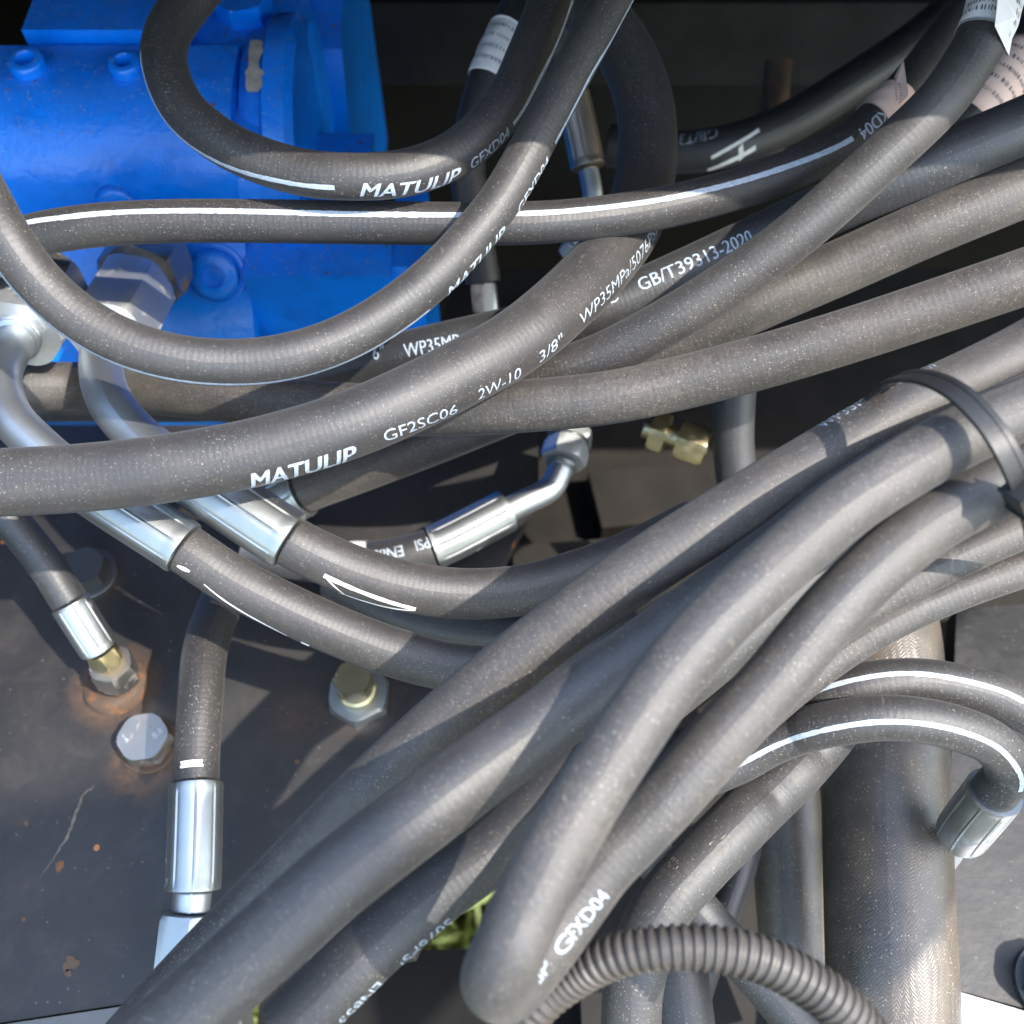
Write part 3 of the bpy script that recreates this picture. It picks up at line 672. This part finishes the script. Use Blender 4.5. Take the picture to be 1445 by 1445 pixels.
# unseen sun blockers, added to shade the woven sleeve above its lower end
# and the near plate with the lower left of the bundle
tr = 0.32
def sun_blocker(name, pts, tr=tr):
    rl = [CAM + FW*0.08 + RT*q[0] + UP*q[1] + SUN*tr for q in pts]
    tag(build_bm(name, bm_poly_prism(rl, -FW*0.01), DARK, bevel=0.001), kind='structure')
sun_blocker('sleeve_sun_blocker', ((0.165, -0.146), (0.242, -0.085), (0.28, -0.0557), (0.60, 0.19), (0.60, 0.25), (0.27, -0.004), (0.235, -0.035), (0.165, -0.085)))
sun_blocker('plate_sun_blocker', ((-0.30, -0.10), (-0.05, -0.045), (0.040, -0.018), (0.058, -0.030), (0.05, -0.10), (0.02, -0.30), (-0.30, -0.30)), 1.5)

# ------------------------------------------------------------------ blue pump
def pump():
    root = empty('hydraulic_pump', aty(250, 560, 0.33))
    tag(root, 'blue painted cast hydraulic pump with bolted cover behind the looped hoses', 'pump')
    zt = 0.721
    def prism_x(name, prof, x0, x1, bev=0.002, m=BLUE, segs=3):
        a = [(x0, y, z) for y, z in prof]; return build_bm(name, bm_poly_prism(a, (x1-x0, 0, 0)), m, root, bevel=bev, segs=segs)
    xr = -0.104
    # main housing, rounded over the front
    cyl = []
    for t in np.linspace(0, 1, 12):
        a = math.radians(90+95*t); cyl.append((0.334+0.032*math.cos(a)*1.0, zt-0.034+0.034*math.sin(a)))
    prof = [(0.349, 0.62), (0.349, zt)]+cyl+[(0.303, 0.665), (0.303, 0.62)]
    prism_x('housing', prof, -0.42, xr, 0.0015)
    # stepped end collar and round flange on the right of the housing
    V, F = lathe((xr-0.001, 0.348, 0.675), (1, 0, 0), [(0, 0.040), (0.002, 0.044), (0.010, 0.046), (0.012, 0.050), (0.020, 0.050), (0.023, 0.047)], 56)
    f0 = f = build('end_flange', V, F, BLUE, root); f.data.set_sharp_from_angle(angle=0.7)
    prism_x('flange_rib', [(0.30, 0.64), (0.30, 0.69), (0.312, 0.708), (0.34, 0.715), (0.345, 0.64)], xr-0.0005, xr+0.016, 0.003)
    # block behind, upper left
    a = aty(42, 68, 0.352); b = aty(200, 42, 0.352)
    build_bm('rear_block', bm_box((a[0], 0.352, 0.66), (b[0]+0.012, 0.43, b[2])), BLUE, root, bevel=0.0025)
    # upright boss carrying the hex bolt, and the wide side wall
    c = aty(345, 24, 0.377)
    V, F = lathe((c[0], c[1]+0.004, 0.58), (0, 0, 1), [(0, 0.030), (c[2]-0.588, 0.0275), (c[2]-0.583, 0.026), (c[2]-0.58, 0.020)], 56)
    f = build('bolt_boss', V, F, BLUE, root); f.data.set_sharp_from_angle(angle=0.9)
    hb = empty('none', (0, 0, 0)); bpy.data.objects.remove(hb)
    hex_prism('hex_bolt', (c[0], c[1]+0.002, c[2]-0.0002), (0, 0, 1), 0.0115, 0.0085, BLUE, root, 0.25, False)
    prism_x('side_housing', [(0.415, 0.55), (0.415, 0.725), (0.43, 0.745), (0.50, 0.745), (0.50, 0.55)], c[0]+0.012, aty(492, 60, 0.42)[0], 0.008)
    prism_x('side_lower', [(0.376, 0.56), (0.376, 0.66), (0.39, 0.69), (0.416, 0.70), (0.416, 0.56)], c[0]-0.01, aty(488, 215, 0.36)[0], 0.01)
    # lower front body with sloping shoulder, ledge and stepped right end
    xa, xb = aty(-60, 430, 0.281)[0], aty(352, 430, 0.281)[0]
    prism_x('front_body', [(0.306, 0.55), (0.306, 0.676), (0.299, 0.672), (0.272, 0.634), (0.268, 0.55)], xa, xb, 0.003)
    xc = aty(552, 400, 0.285)[0]; xd = aty(596, 400, 0.285)[0]
    prism_x('ledge', [(0.307, 0.545), (0.307, 0.668), (0.285, 0.664), (0.283, 0.545)], xb-0.0005, xc, 0.0018)
    prism_x('ledge_end', [(0.34, 0.548), (0.34, 0.664), (0.29, 0.664), (0.286, 0.655), (0.286, 0.548)], xc-0.0005, xd, 0.004)
    prism_x('web', [(0.355, 0.60), (0.355, 0.675), (0.309, 0.675), (0.3075, 0.60)], xb+0.005, aty(520, 320, 0.31)[0], 0.004)
    # socket cap screws on top and on the shoulder
    def cap(px, py, z, r, nrm, pt=None):
        c = atz(px, py, z) if pt is None else pt
        V, F = lathe(c, nrm, [(-0.001, r*1.18), (0.0004, r*1.16), (0.0005, r), (0.0036, r), (0.0046, r*0.94), (0.005, r*0.84), (0.005, r*0.56), (0.0044, r*0.5), (0.0004, r*0.48), (0.0003, r*0.02)], 40)
        s = build('socket_screw', V, F, BLUE, root); s.data.set_sharp_from_angle(angle=0.7); return s
    cap(42, 97, zt-0.0002, 0.0068, (0, -0.1, 1)); cap(180, 100, zt-0.0002, 0.0062, (0, -0.1, 1))
    n = np.array((0, -0.815, 0.579)); r = ray(np.array(305.), np.array(386.)); p0 = np.array((0, 0.2855, 0.653)); p = CAM+r*((p0-CAM)@n/(r@n))
    V, F = lathe(p, n, [(-0.002, 0.0128), (0.0015, 0.0125), (0.002, 0.0112), (0.0012, 0.0108), (0.0012, 0.0102), (0.0045, 0.0098), (0.0058, 0.0085), (0.0058, 0.0048), (0.003, 0.0045), (0.003, 0.0001)], 48)
    s = build('socket_plug', V, F, BLUE, root); s.data.set_sharp_from_angle(angle=0.8)
    r = ray(np.array(165.), np.array(283.)); p = aty(165, 284, 0.3025)
    V, F = lathe(p, (0, -1, 0.05), [(-0.001, 0.008), (0.0025, 0.0075), (0.0035, 0.006)], 36); build('cast_button', V, F, BLUE, root)
    # paint broken off the rim of the flange
    cc = np.array((xr+0.008, 0.348, 0.675)); Vv = []; m_ = 13
    for q in range(m_):
        a = math.radians(62+26*q/(m_-1)); w0 = 0.0015+0.005*rng.random()*math.sin(math.pi*(q+0.5)/m_); 
        for dx in (-0.001-w0*0.5, w0): Vv.append((cc[0]+dx, cc[1]-math.cos(a)*0.0503*1.0, cc[2]+math.sin(a)*0.0503))
    build('paint_chip', Vv, [(2*q, 2*q+1, 2*q+3, 2*q+2) for q in range(m_-1)], PATCH, f0, False)
    return root
PUMP = pump()
def sun_cap():
    p = atz(556, 700, 0.555); o = empty('port_plug', p); tag(o, 'blue round port plug with pale washer in the dark pit', 'plug')
    V, F = lathe(p, (0.1, -0.25, 1), [(-0.03, 0.010), (0.006, 0.010), (0.009, 0.0095), (0.0105, 0.0075), (0.011, 0.002)], 40); b = build('cap', V, F, BLUE, o); b.data.set_sharp_from_angle(angle=0.8)
    V, F = lathe(p-np.array((0, 0, 0.0015)), (0.1, -0.25, 1), [(-0.002, 0.0145), (0.0, 0.0145)], 40); b = build('washer', V, F, BAR, o); b.data.set_sharp_from_angle(angle=0.8)
sun_cap()

# ------------------------------------------------------------------ hoses, one thing each
hose_root('ubend', RUBD, 'front hose of the tied bundle, doubling back in a tight lettered bend at the bottom')
hose_root('edge', RUBD, 'uppermost hose of the tied bundle, straight dusty diagonal with pale print on its upper edge')
hose_root('fat', RUB, 'thick plain hose of the bundle running to the bottom left corner beside the steel plate')
hose_root('under', RUB, 'lowest hose of the diagonal bundle with small white pressure print beside the green gap')
hose_root('right_upper', RUBD, 'thin hose leaving the right border just below the cable tie')
hose_root('right_lower', RUBD, 'thin hose at the right border, second below the cable tie')
hose_root('stripe_short', RUB, 'white striped hose arching over the woven sleeve and bending into a crimped metal end')
hose_root('stripe_long', RUB, 'white striped hose arching behind the other striped arch to the right border')
hose_root('riser', RUB, 'bluish plain hose curving down behind the ribbed conduit, beside the bend of the bundle')
hose_root('scoop', RUB, 'white striped hose scooping from the left border past the blue pump up to the top')
hose_root('top_loop', RUB, 'white striped hose looping over the top of the blue pump, lettered at its belly')
hose_root('level', RUB, 'level white striped hose crossing in front of the blue pump to a folded paper label')
hose_root('big', RUB, 'thick lettered hose sweeping from the left border upward and looping back into the dark top')
hose_root('standard', RUBC, 'dark hose with large standard number print in the middle, behind the thick lettered hose')
hose_root('mid_right', RUBD, 'plain hose from the upper right down to a crimped end behind the thick lettered hose')
hose_root('diag', RUBD, 'plain hose falling diagonally from the white label in the top right corner')
hose_root('long', RUBD, 'long plain hose crossing the whole middle under the thick lettered hose')
hose_root('elbow_low', RUB, 'hose with bent metal tube and nut at the left border, lower of two crimped ends')
hose_root('elbow_high', RUB, 'hose with bent tube from the big pump nut, white painted tick beside its crimped end')
hose_root('hidden_grey', RUBC, 'short shaded stretch of hose between the two crimped hoses left of the bundle')
hose_root('pit_elbow', RUBC, 'hose in the central pit with shiny crimped end, bent tube and upside down print')
hose_root('plate_left', RUBC, 'thin shaded hose ending in a yellow nut on the rusty boss of the plate')
hose_root('plate_mid', RUB, 'upright hose on the dark plate with long crimped end beside the big stamped bolt')
hose_root('shade_fitting', RUBC, 'hose in the dark top middle with a copper tinted crimped end pointing down')
hose_root('shade_label', RUBC, 'shaded hose with white label tape at the top behind the looped striped hose')
hose_root('shade_marked', RUBC, 'far shaded hose with white painted letter in the dark upper right')
hose_root('tagged', RUBC, 'hose with handwritten pinkish label at the right border below the top corner')
hose_root('drop', RUBC, 'short hose dropping into the pit beside the yellow nuts')
hose_root('vent_left', RUBC, 'thin hose hanging in the dark gap left of the woven sleeve')
hose_root('vent_cross', RUB, 'hose slanting down to the right under the ribbed conduit')
hose_root('vent_bottom', RUB, 'upright hose stub at the bottom border under the ribbed conduit')
hose_root('sleeve', WOVEN, 'wide woven fabric sleeve hose at lower right with a bright sunlit patch', 'woven sleeve hoses', 'sleeve', 'woven_sleeve')
hose_root('sleeve_back', WOVEN, 'shaded narrow woven sleeve standing left of the wide sunlit one', 'woven sleeve hoses', 'sleeve', 'woven_sleeve')
# ribbed conduit
def conduit():
    k = PATHS['corr']; g = k.segs[0]; ix = seg_range(k, g); n = 1500; q = resample(k, ix, n)
    R0 = np.interp(np.linspace(0, 1, len(ix)), np.linspace(0, 1, len(ix)), radius(k, g, ix)); R0 = np.interp(np.linspace(0, 1, n), np.linspace(0, 1, len(ix)), R0)
    ph = (q.s/0.00205) % 1.0; rib = np.clip(0.5+0.9*np.cos(ph*2*math.pi), 0, 1)
    V, F, uv = sweep(q, np.arange(n), R0*(0.87+0.13*rib), 36)
    o = build('ribbed_conduit', V, F, PLASTIC, None, True, q.X[n//2], uv)
    tag(o, 'black ribbed plastic cable conduit arching along the bottom right', 'conduit')
conduit()

# stripes, as the pictures shows them
stripe('top_loop', [(199,85),(206,120),(222,160),(262,205),(330,238),(400,256),(445,262),(479,264)], 7)
stripe('top_loop', [(717,182),(745,140),(770,95),(790,50),(807,0),(815,-30)], 6)
stripe('scoop', [(-10,385),(30,422),(80,465),(150,510),(220,530),(300,541),(360,541),(430,532),(500,510),(560,480),(612,443)], 7)
stripe('scoop', [(780,207),(800,170),(830,110),(862,60),(897,0),(915,-30)], 6)
stripe('level', [(33,316),(90,308),(180,300),(346,299),(500,303),(655,304),(740,302),(818,297),(945,280),(1040,258),(1110,236),(1187,205)], 7.5)
stripe('stripe_short', [(1040,1080),(1052,1073),(1100,1050),(1152,1033),(1256,1018),(1340,1028),(1400,1052),(1429,1073),(1441,1100)], 7)
stripe('stripe_long', [(1100,1000),(1132,983),(1190,964),(1256,952),(1320,954),(1395,970),(1445,990),(1480,1008)], 7)
# printing
lettering('top_loop', 'MATULIP', (508,267), (641,247), 22, 0.022, 0.3)
lettering('top_loop', 'GFXD04', (657,236), (710,192), 17, 0.012, 0.0)
lettering('scoop', 'MATULIP', (634,422), (714,328), 22, 0.022, 0.3)
lettering('scoop', 'GFXD04', (729,300), (772,228), 18, 0.012)
lettering('big', 'MATULIP', (354,679), (500,639), 32, 0.022, 0.3)
lettering('big', 'GF2SC06', (536,618), (636,580), 21, 0.0)
lettering('big', '2W-10', (665,562), (723,531), 21, 0.0)
lettering('big', '3/8"', (748,513), (778,489), 20, 0.0)
lettering('big', 'WP35MPa/5076PSI', (801,467), (911,345), 19, -0.006)
lettering('standard', '6"', (543,495), (556,492), 20, 0.006)
lettering('standard', 'WP35MPa', (584,492), (662,478), 19, 0.008)
lettering('standard', '\u00b0C', (846,428), (868,416), 19, 0.006)
lettering('standard', 'GB/T39313-2020', (897,405), (1062,332), 19, 0.010)
lettering('under', '5076PSI', (640,1296), (578,1366), 26, 0.0, 0, INK, fade=0.1)
lettering('under', 'EN853', (553,1392), (505,1452), 26, 0.0, 0, INK, fade=0.1)
lettering('pit_elbow', 'PSI', (613,762), (588,770), 16, 0.01, fade=0.1)
lettering('pit_elbow', 'EN853', (572,776), (520,786), 16, 0.01, fade=0.1)
lettering('level', 'GFXD04', (1252,160), (1198,202), 17, 0.012)
lettering('ubend', 'ULIP', (748,1386), (781,1346), 20, 0.005, 0.25)
lettering('ubend', 'GFXD04', (789,1338), (856,1254), 22, 0.0)
lettering('edge', 'WP35MPa/5076PSI', (1150,606), (1310,517), 22, 0.0, fade=0.35)
lettering('shade_marked', 'GB/T39313', (1010,188), (920,200), 18, 0.0, fade=0.2)
# paint-marker strokes
stripe('elbow_high', [(455,810),(490,826),(530,842),(560,852),(584,858)], 7, 'marker_stroke', CHALK, 0.00015)
stripe('elbow_high', [(480,836),(510,850),(545,858),(584,860)], 5, 'marker_stroke', CHALK, 0.0002, True)
stripe('elbow_high', [(455,810),(470,822),(484,836)], 3.5, 'marker_stroke', CHALK, 0.00022, True)
stripe('elbow_low', [(290,824),(320,848),(360,872),(405,896)], 4, 'marker_stroke', CHALK, 0.00015, True)
stripe('elbow_low', [(255,800),(262,804),(272,808)], 7, 'marker_stroke', CHALK, 0.00015, True)
stripe('elbow_low', [(425,905),(436,911)], 6, 'marker_stroke', CHALK, 0.00015)
stripe('plate_mid', [(270,1079),(270,1087)], 30, 'marker_stroke', CHALK, 0.00015)
stripe('shade_marked', [(1000,238),(1025,228),(1058,210)], 8, 'marker_stroke', CHALK, 0.0002)
stripe('shade_marked', [(1003,222),(1030,206),(1060,188)], 5, 'marker_stroke', CHALK, 0.0002)
stripe('shade_marked', [(1040,220),(1044,212)], 20, 'marker_stroke', CHALK, 0.0002)
# labels
wrap_label('diag', (1386,52), (1406,-20), lines=5)
wrap_label('shade_label', (715,45), (686,112), lines=4)
wrap_label('tagged', (1370,165), (1440,80), lines=5, m=PAPERW)
wrap_label('pit_elbow', (522,792), (480,794), lines=0)
wrap_label('level', (1228,172), (1262,138), lines=0, m=PAPERW)
def flap(key, pts, name='label_flap', m=PAPER):
    k = PATHS[key]; V = [at(*p) for p in pts]; n = len(V); c = np.mean(V, 0); tk = np.array((0, 0, -0.00012))
    o = build(name, V+[v+tk for v in V], [tuple(range(n)), tuple(range(2*n-1, n-1, -1))]+[(i, n+i, n+(i+1) % n, (i+1) % n) for i in range(n)], m, k.root, False); return o
f = flap('level', [(1241,148,.337),(1275,84,.333),(1282,134,.327),(1247,170,.328)], m=PAPERW)
Vm = []; Fm = []
A, B_, C_ = at(1250,158,.3275), at(1278,132,.3262), at(1247,135,.331)
for a in range(5):
    for b in range(4):
        q = len(Vm); p = A+(B_-A)*(0.1+0.2*b)+(C_-A)*(0.1+0.17*a)+np.array((0, -0.0003, 0.0005)); u = (B_-A)*0.09; v = (C_-A)*0.05
        Vm += [p, p+u, p+u+v, p+v]; Fm.append((q, q+1, q+2, q+3))
build('label_print', Vm, Fm, PRINT, f, False)
f = flap('diag', [(1404,36,.268),(1410,-20,.268),(1434,-10,.274),(1434,22,.274),(1424,78,.278)])

# ------------------------------------------------------------------ cable tie round the bundle
def tie():
    pts = [(1205,585,.275),(1232,556,.252),(1262,537,.2335),(1300,534,.226),(1345,552,.2175),(1388,592,.2115),(1420,640,.2100),(1442,690,.2145),(1458,735,.225),(1462,790,.25)]
    C, I = catmull(pts, 14); X = at(C[:, 0], C[:, 1], C[:, 2])
    T = np.gradient(X, axis=0); T /= np.linalg.norm(T, axis=1)[:, None]
    wdir = PATHS['edge'].T[np.argmin(np.hypot(*(PATHS['edge'].P2-np.array((1320, 560))).T))]; W = wdir[None]-(T@wdir)[:, None]*T; W /= np.linalg.norm(W, axis=1)[:, None]
    Nn = np.cross(T, W); Nn *= np.sign((Nn*(CAM-X)).sum(1))[:, None]
    hw = 0.0027; th = 0.0010; prof = [(-1, 0), (-1, 0.9), (-0.93, 1), (-0.45, 1), (-0.42, 0.8), (0.42, 0.8), (0.45, 1), (0.93, 1), (1, 0.9), (1, 0)]
    V = []; F = []
    for x, w_, n_ in zip(X, W, Nn):
        for a, b in prof: V.append(x+w_*hw*a+n_*th*b)
    m = len(prof)
    for i in range(len(X)-1):
        for j in range(m): F.append((i*m+j, i*m+(j+1) % m, (i+1)*m+(j+1) % m, (i+1)*m+j))
    F += [tuple(range(m)), tuple(range((len(X)-1)*m, len(X)*m))]
    o = build('cable_tie', V, F, NYLON, None, True, X[40]); o.data.set_sharp_from_angle(angle=0.35)
    tag(o, 'black nylon cable tie strapped round the hose bundle near the right border', 'cable tie')
    i = 98; bm = bmesh.new(); bmesh.ops.create_cube(bm, size=1)
    M = Matrix([[*(W[i]*0.0075)], [*(T[i]*0.006)], [*(Nn[i]*0.005)]]).transposed().to_4x4(); M.translation = Vector(X[i]+Nn[i]*0.0015)
    bm.transform(M); build_bm('tie_head', bm, NYLON, o, bevel=0.0006)
tie()

# ------------------------------------------------------------------ bolts, nuts and small things on the plate
def plate_bolt():
    p = atz(212, 1052, zp); o = empty('hex_bolt', p); tag(o, 'large steel hex bolt with stamped head and rusty washer on the dark plate', 'bolt')
    V, F = lathe(p, (0, 0, 1), [(-0.001, 0.0108), (0.0016, 0.0108), (0.002, 0.0104), (0.002, 0.006)], 44); b = build('washer', V, F, RUST, o); b.data.set_sharp_from_angle(angle=0.7)
    V, F = lathe(p+np.array((0, 0, 0.0018)), (0.03, 0.02, 1), [(0, 0.0088), (0.0012, 0.0091), (0.0022, 0.0086)], 40); build('spring_washer', V, F, RUST, o)
    hex_prism('bolt_head', p+np.array((0, 0, 0.0035)), (0.03, 0.02, 1), 0.0098, 0.0068, STEEL, o, 0.15, False)
    h = p+np.array((0.0003, 0.0002, 0.0104))
    bm = text_mesh('8.8', 0.02); 
    for rot, off in ((0.9, (-0.006, -0.0015)), (-0.8, (0.0032, -0.001))):
        b2 = bm.copy(); co = [v.co.copy() for v in b2.verts]; x0 = min(c.x for c in co); R = Matrix.Rotation(rot+math.pi/2, 3, 'Z')
        for v in b2.verts:
            c = Vector(((v.co.x-x0)*0.0032, v.co.y*0.0034, 0)); c = R @ c; v.co = Vector(h)+c+Vector((off[0]+0.0015, off[1], 0.0001))
        build_bm('head_stamp', b2, BAR, o)
    bm.free()
plate_bolt()
def shaded_bolt():
    p = atz(128, 812, zp); o = empty('hex_bolt', p); tag(o, 'dark hex bolt with washer in the shade beside the thin hose on the plate', 'bolt')
    V, F = lathe(p, (0, 0, 1), [(-0.001, 0.0112), (0.002, 0.0112), (0.0024, 0.0108), (0.0024, 0.005)], 40); b = build('washer', V, F, DBOLT, o); b.data.set_sharp_from_angle(angle=0.7)
    hex_prism('bolt_head', p+np.array((0, 0, 0.0022)), (0, 0, 1), 0.0088, 0.007, DBOLT, o, 0.4, False)
shaded_bolt()
def boss():
    p = atz(163, 965, zp); o = empty('threaded_boss', p); tag(o, 'rusty round boss on the plate carrying the yellow nut of the thin hose', 'boss')
    V, F = lathe(p, (-0.15, 0.25, 1), [(-0.004, 0.0125), (0.001, 0.0122), (0.0024, 0.0112), (0.003, 0.0085)], 44); b = build('ring', V, F, RUST, o); b.data.set_sharp_from_angle(angle=0.8)
boss()
def brass_fitting():
    p = atz(508, 985, zp); o = empty('hex_fitting', p); tag(o, 'yellow zinc fitting with bright hex base on the plate under the crimped hose', 'fitting')
    hex_prism('hex_base', p, (0, 0, 1), 0.0122, 0.006, ZINC, o, 0.5, False)
    V, F = lathe(p+np.array((0, 0, 0.006)), (0, 0, 1), [(0, 0.0072), (0.004, 0.0072), (0.005, 0.0062), (0.007, 0.0062)], 36); b = build('neck', V, F, BRASS, o); b.data.set_sharp_from_angle(angle=0.6)
    hex_prism('hex_nut', p+np.array((0, 0, 0.0125)), (0, 0, 1), 0.0072, 0.009, BRASS, o, 0.2)
brass_fitting()
def pit_nuts():
    a = at(918,606,.40); b = at(1008,636,.395); ax = b-a; o = empty('threaded_stud', a); tag(o, 'yellow threaded stud with two hex nuts in the pit under the long hose', 'stud')
    L = np.linalg.norm(ax); prof = []
    for i in range(60): prof.append((L*i/59, 0.0040+0.0003*(i % 2)))
    V, F = lathe(a-ax*0.1, ax, prof, 24); build('thread', V, F, BRASS, o)
    hex_prism('hex_nut', a+ax*0.02, ax, 0.0088, L*0.24, BRASS, o, 0.55); hex_prism('hex_nut', a+ax*0.44, ax, 0.0086, L*0.44, BRASS, o, 0.55)
pit_nuts()
def corner_bolt():
    p = atz(1486, 1388, 0.566); o = empty('hex_bolt', p); tag(o, 'dark hex bolt cut by the right border beside the wet looking plate', 'bolt')
    hex_prism('bolt_head', p+np.array((0, 0, 0.0016)), (0, 0, 1), 0.0125, 0.012, DBOLT, o, 0.2, False)
    V, F = lathe(p, (0, 0, 1), [(-0.001, 0.0138), (0.0016, 0.0138)], 40); b = build('washer', V, F, DBOLT, o); b.data.set_sharp_from_angle(angle=0.7)
corner_bolt()
br = [atz(x, y, 0.568) for x, y in ((1325, 1392), (1449, 1428), (1900, 1560), (1900, 1700), (1300, 1700), (1300, 1450))]
bo = build_bm('angle_bar', bm_poly_prism(br, (0, 0, -0.03)), BAR, bevel=0.002)
tag(bo, 'white sunlit steel bar in the bottom right corner below the glossy plate', 'bar')
# things in the dark
def rod():
    a = at(1099, 85, .44); b = at(1085, 235, .45); V, F = lathe(a, b-a, [(0, 0.0058), (np.linalg.norm(b-a), 0.0058)], 28); o = build('steel_rod', V, F, RUST, None, True, a); o.data.set_sharp_from_angle(angle=0.7)
    tag(o, 'brown upright steel rod in the dark upper right behind the hoses', 'rod')
rod()
p0 = aty(470, 88, 0.52); p1 = aty(1600, 20, 0.52)
bm = bm_box((p0[0], 0.50, p0[2]-0.0), (p1[0], 0.545, p0[2]+0.05)); tag(build_bm('cross_beam', bm, BEAM, bevel=0.004), 'black horizontal frame beam across the dark top behind the hoses', 'beam')
# bracket plates in the pit
q = [atz(x, y, 0.535) for x, y in ((722, 770), (960, 752), (985, 880), (735, 900))]
tag(build_bm('pit_bracket', bm_poly_prism(q, (0, 0, -0.034)), DARKB, bevel=0.001), 'dark brown steel bracket in the pit below the bent tube', 'bracket')
q = [atz(x, y, 0.52) for x, y in ((830, 665), (1010, 650), (1080, 720), (850, 745))]
tag(build_bm('pit_bracket', bm_poly_prism(q, (0, 0, -0.019)), DARKB, bevel=0.001), 'dark brown steel bracket in the pit behind the bent tube, under the yellow nuts', 'bracket')
def adapter():
    a = atz(690, 640, 0.53); o = empty('hose_adapter', a); tag(o, 'dull steel hex adapter standing in the pit left of the bent tube nut', 'adapter')
    hex_prism('hex_base', a, (0, 0, 1), 0.013, 0.010, DBOLT, o, 0.3); V, F = lathe(a+np.array((0, 0, 0.0102)), (0, 0, 1), [(0, 0.008), (0.008, 0.008), (0.0085, 0.0065), (0.0085, 0.004)], 32); b = build('neck', V, F, STEEL, o); b.data.set_sharp_from_angle(angle=0.6)
    a = atz(905, 820, 0.52); o = empty('hose_adapter', a); tag(o, 'dull steel hex adapter low in the pit above the bundle', 'adapter')
    hex_prism('hex_base', a, (0.2, 0, 1), 0.013, 0.010, STEEL, o, 0.5); V, F = lathe(a+np.array((0.002, 0, 0.0102)), (0.2, 0, 1), [(0, 0.008), (0.008, 0.008), (0.0085, 0.0065), (0.0085, 0.004)], 32); b = build('neck', V, F, DBOLT, o); b.data.set_sharp_from_angle(angle=0.6)
adapter()
# smears of dried mud rubbed on to single hoses
MUD = simple('dried_mud', (0.16, 0.14, 0.11), 0.85, 0.2, 900, 0.5, 0.3, 500)
def smear(key, pts, n=14):
    for q in range(n):
        x, y = pts[0]+(np.array(pts[1])-pts[0])*rng.random()+rng.normal(size=2)*7; L = 2+5*rng.random()
        stripe(key, [(x, y), (x+L*0.9, y-L*0.8)], 0.8+2.0*rng.random(), 'mud_smear', MUD, 0.00012, True)
smear('riser', [(1000, 1200), (1010, 1208)]); smear('riser', [(938, 1222), (948, 1230)], 6); smear('ubend', [(1160, 740), (1185, 760)], 5)
smear('edge', [(880, 800), (905, 830)], 5); smear('scoop', [(585, 420), (600, 428)], 5); smear('top_loop', [(222, 55), (235, 85)], 6)
# scratch in the paint of the plate
dk = bpy.data.objects['deck_plate']
pts = [(55,1240),(80,1205),(98,1175),(108,1145),(118,1120),(135,1108)]; V = []; F = []
pp = np.array(pts, float); tt = np.linspace(0, 5, 34); pts = np.stack([np.interp(tt, np.arange(6), pp[:, c]) for c in range(2)], 1)+rng.normal(size=(34, 2))*0.8
for i, (x, y) in enumerate(pts):
    wd = np.interp(tt[i], range(6), (0.4, 1.0, 2.2, 1.8, 1.4, 0.4))*(0.5+0.8*rng.random())
    V += [atz(x-wd, y-wd*0.5, zp+0.0002), atz(x+wd, y+wd*0.5, zp+0.0002)]
    if i: F.append((2*i-2, 2*i-1, 2*i+1, 2*i))
build('paint_scratch', V, F, SCR, dk, False)
def blot(px, py, r, m, name='rust_spot', parent=dk, z=zp+0.0003):
    n = 14; V = []; c = atz(px, py, z)
    for i in range(n): a = i*2*math.pi/n; q = r*(0.6+0.7*rng.random())*0.00027; V.append(c+np.array((math.cos(a)*q, math.sin(a)*q*0.9, 0)))
    build(name, V, [tuple(range(n))], m, parent, False)
blot(84,1223,7,RUST); blot(100,1360,10,RUST); blot(37,1162,4,RUST); blot(96,1374,5,RUST); blot(33,1298,3,RUST); blot(420,1075,4,RUST); blot(453,998,4,RUST)
for o in list(bpy.data.objects):
    if o.type == 'MESH' and o.parent is None and 'label' not in o and 'kind' not in o: print('UNTAGGED', o.name)
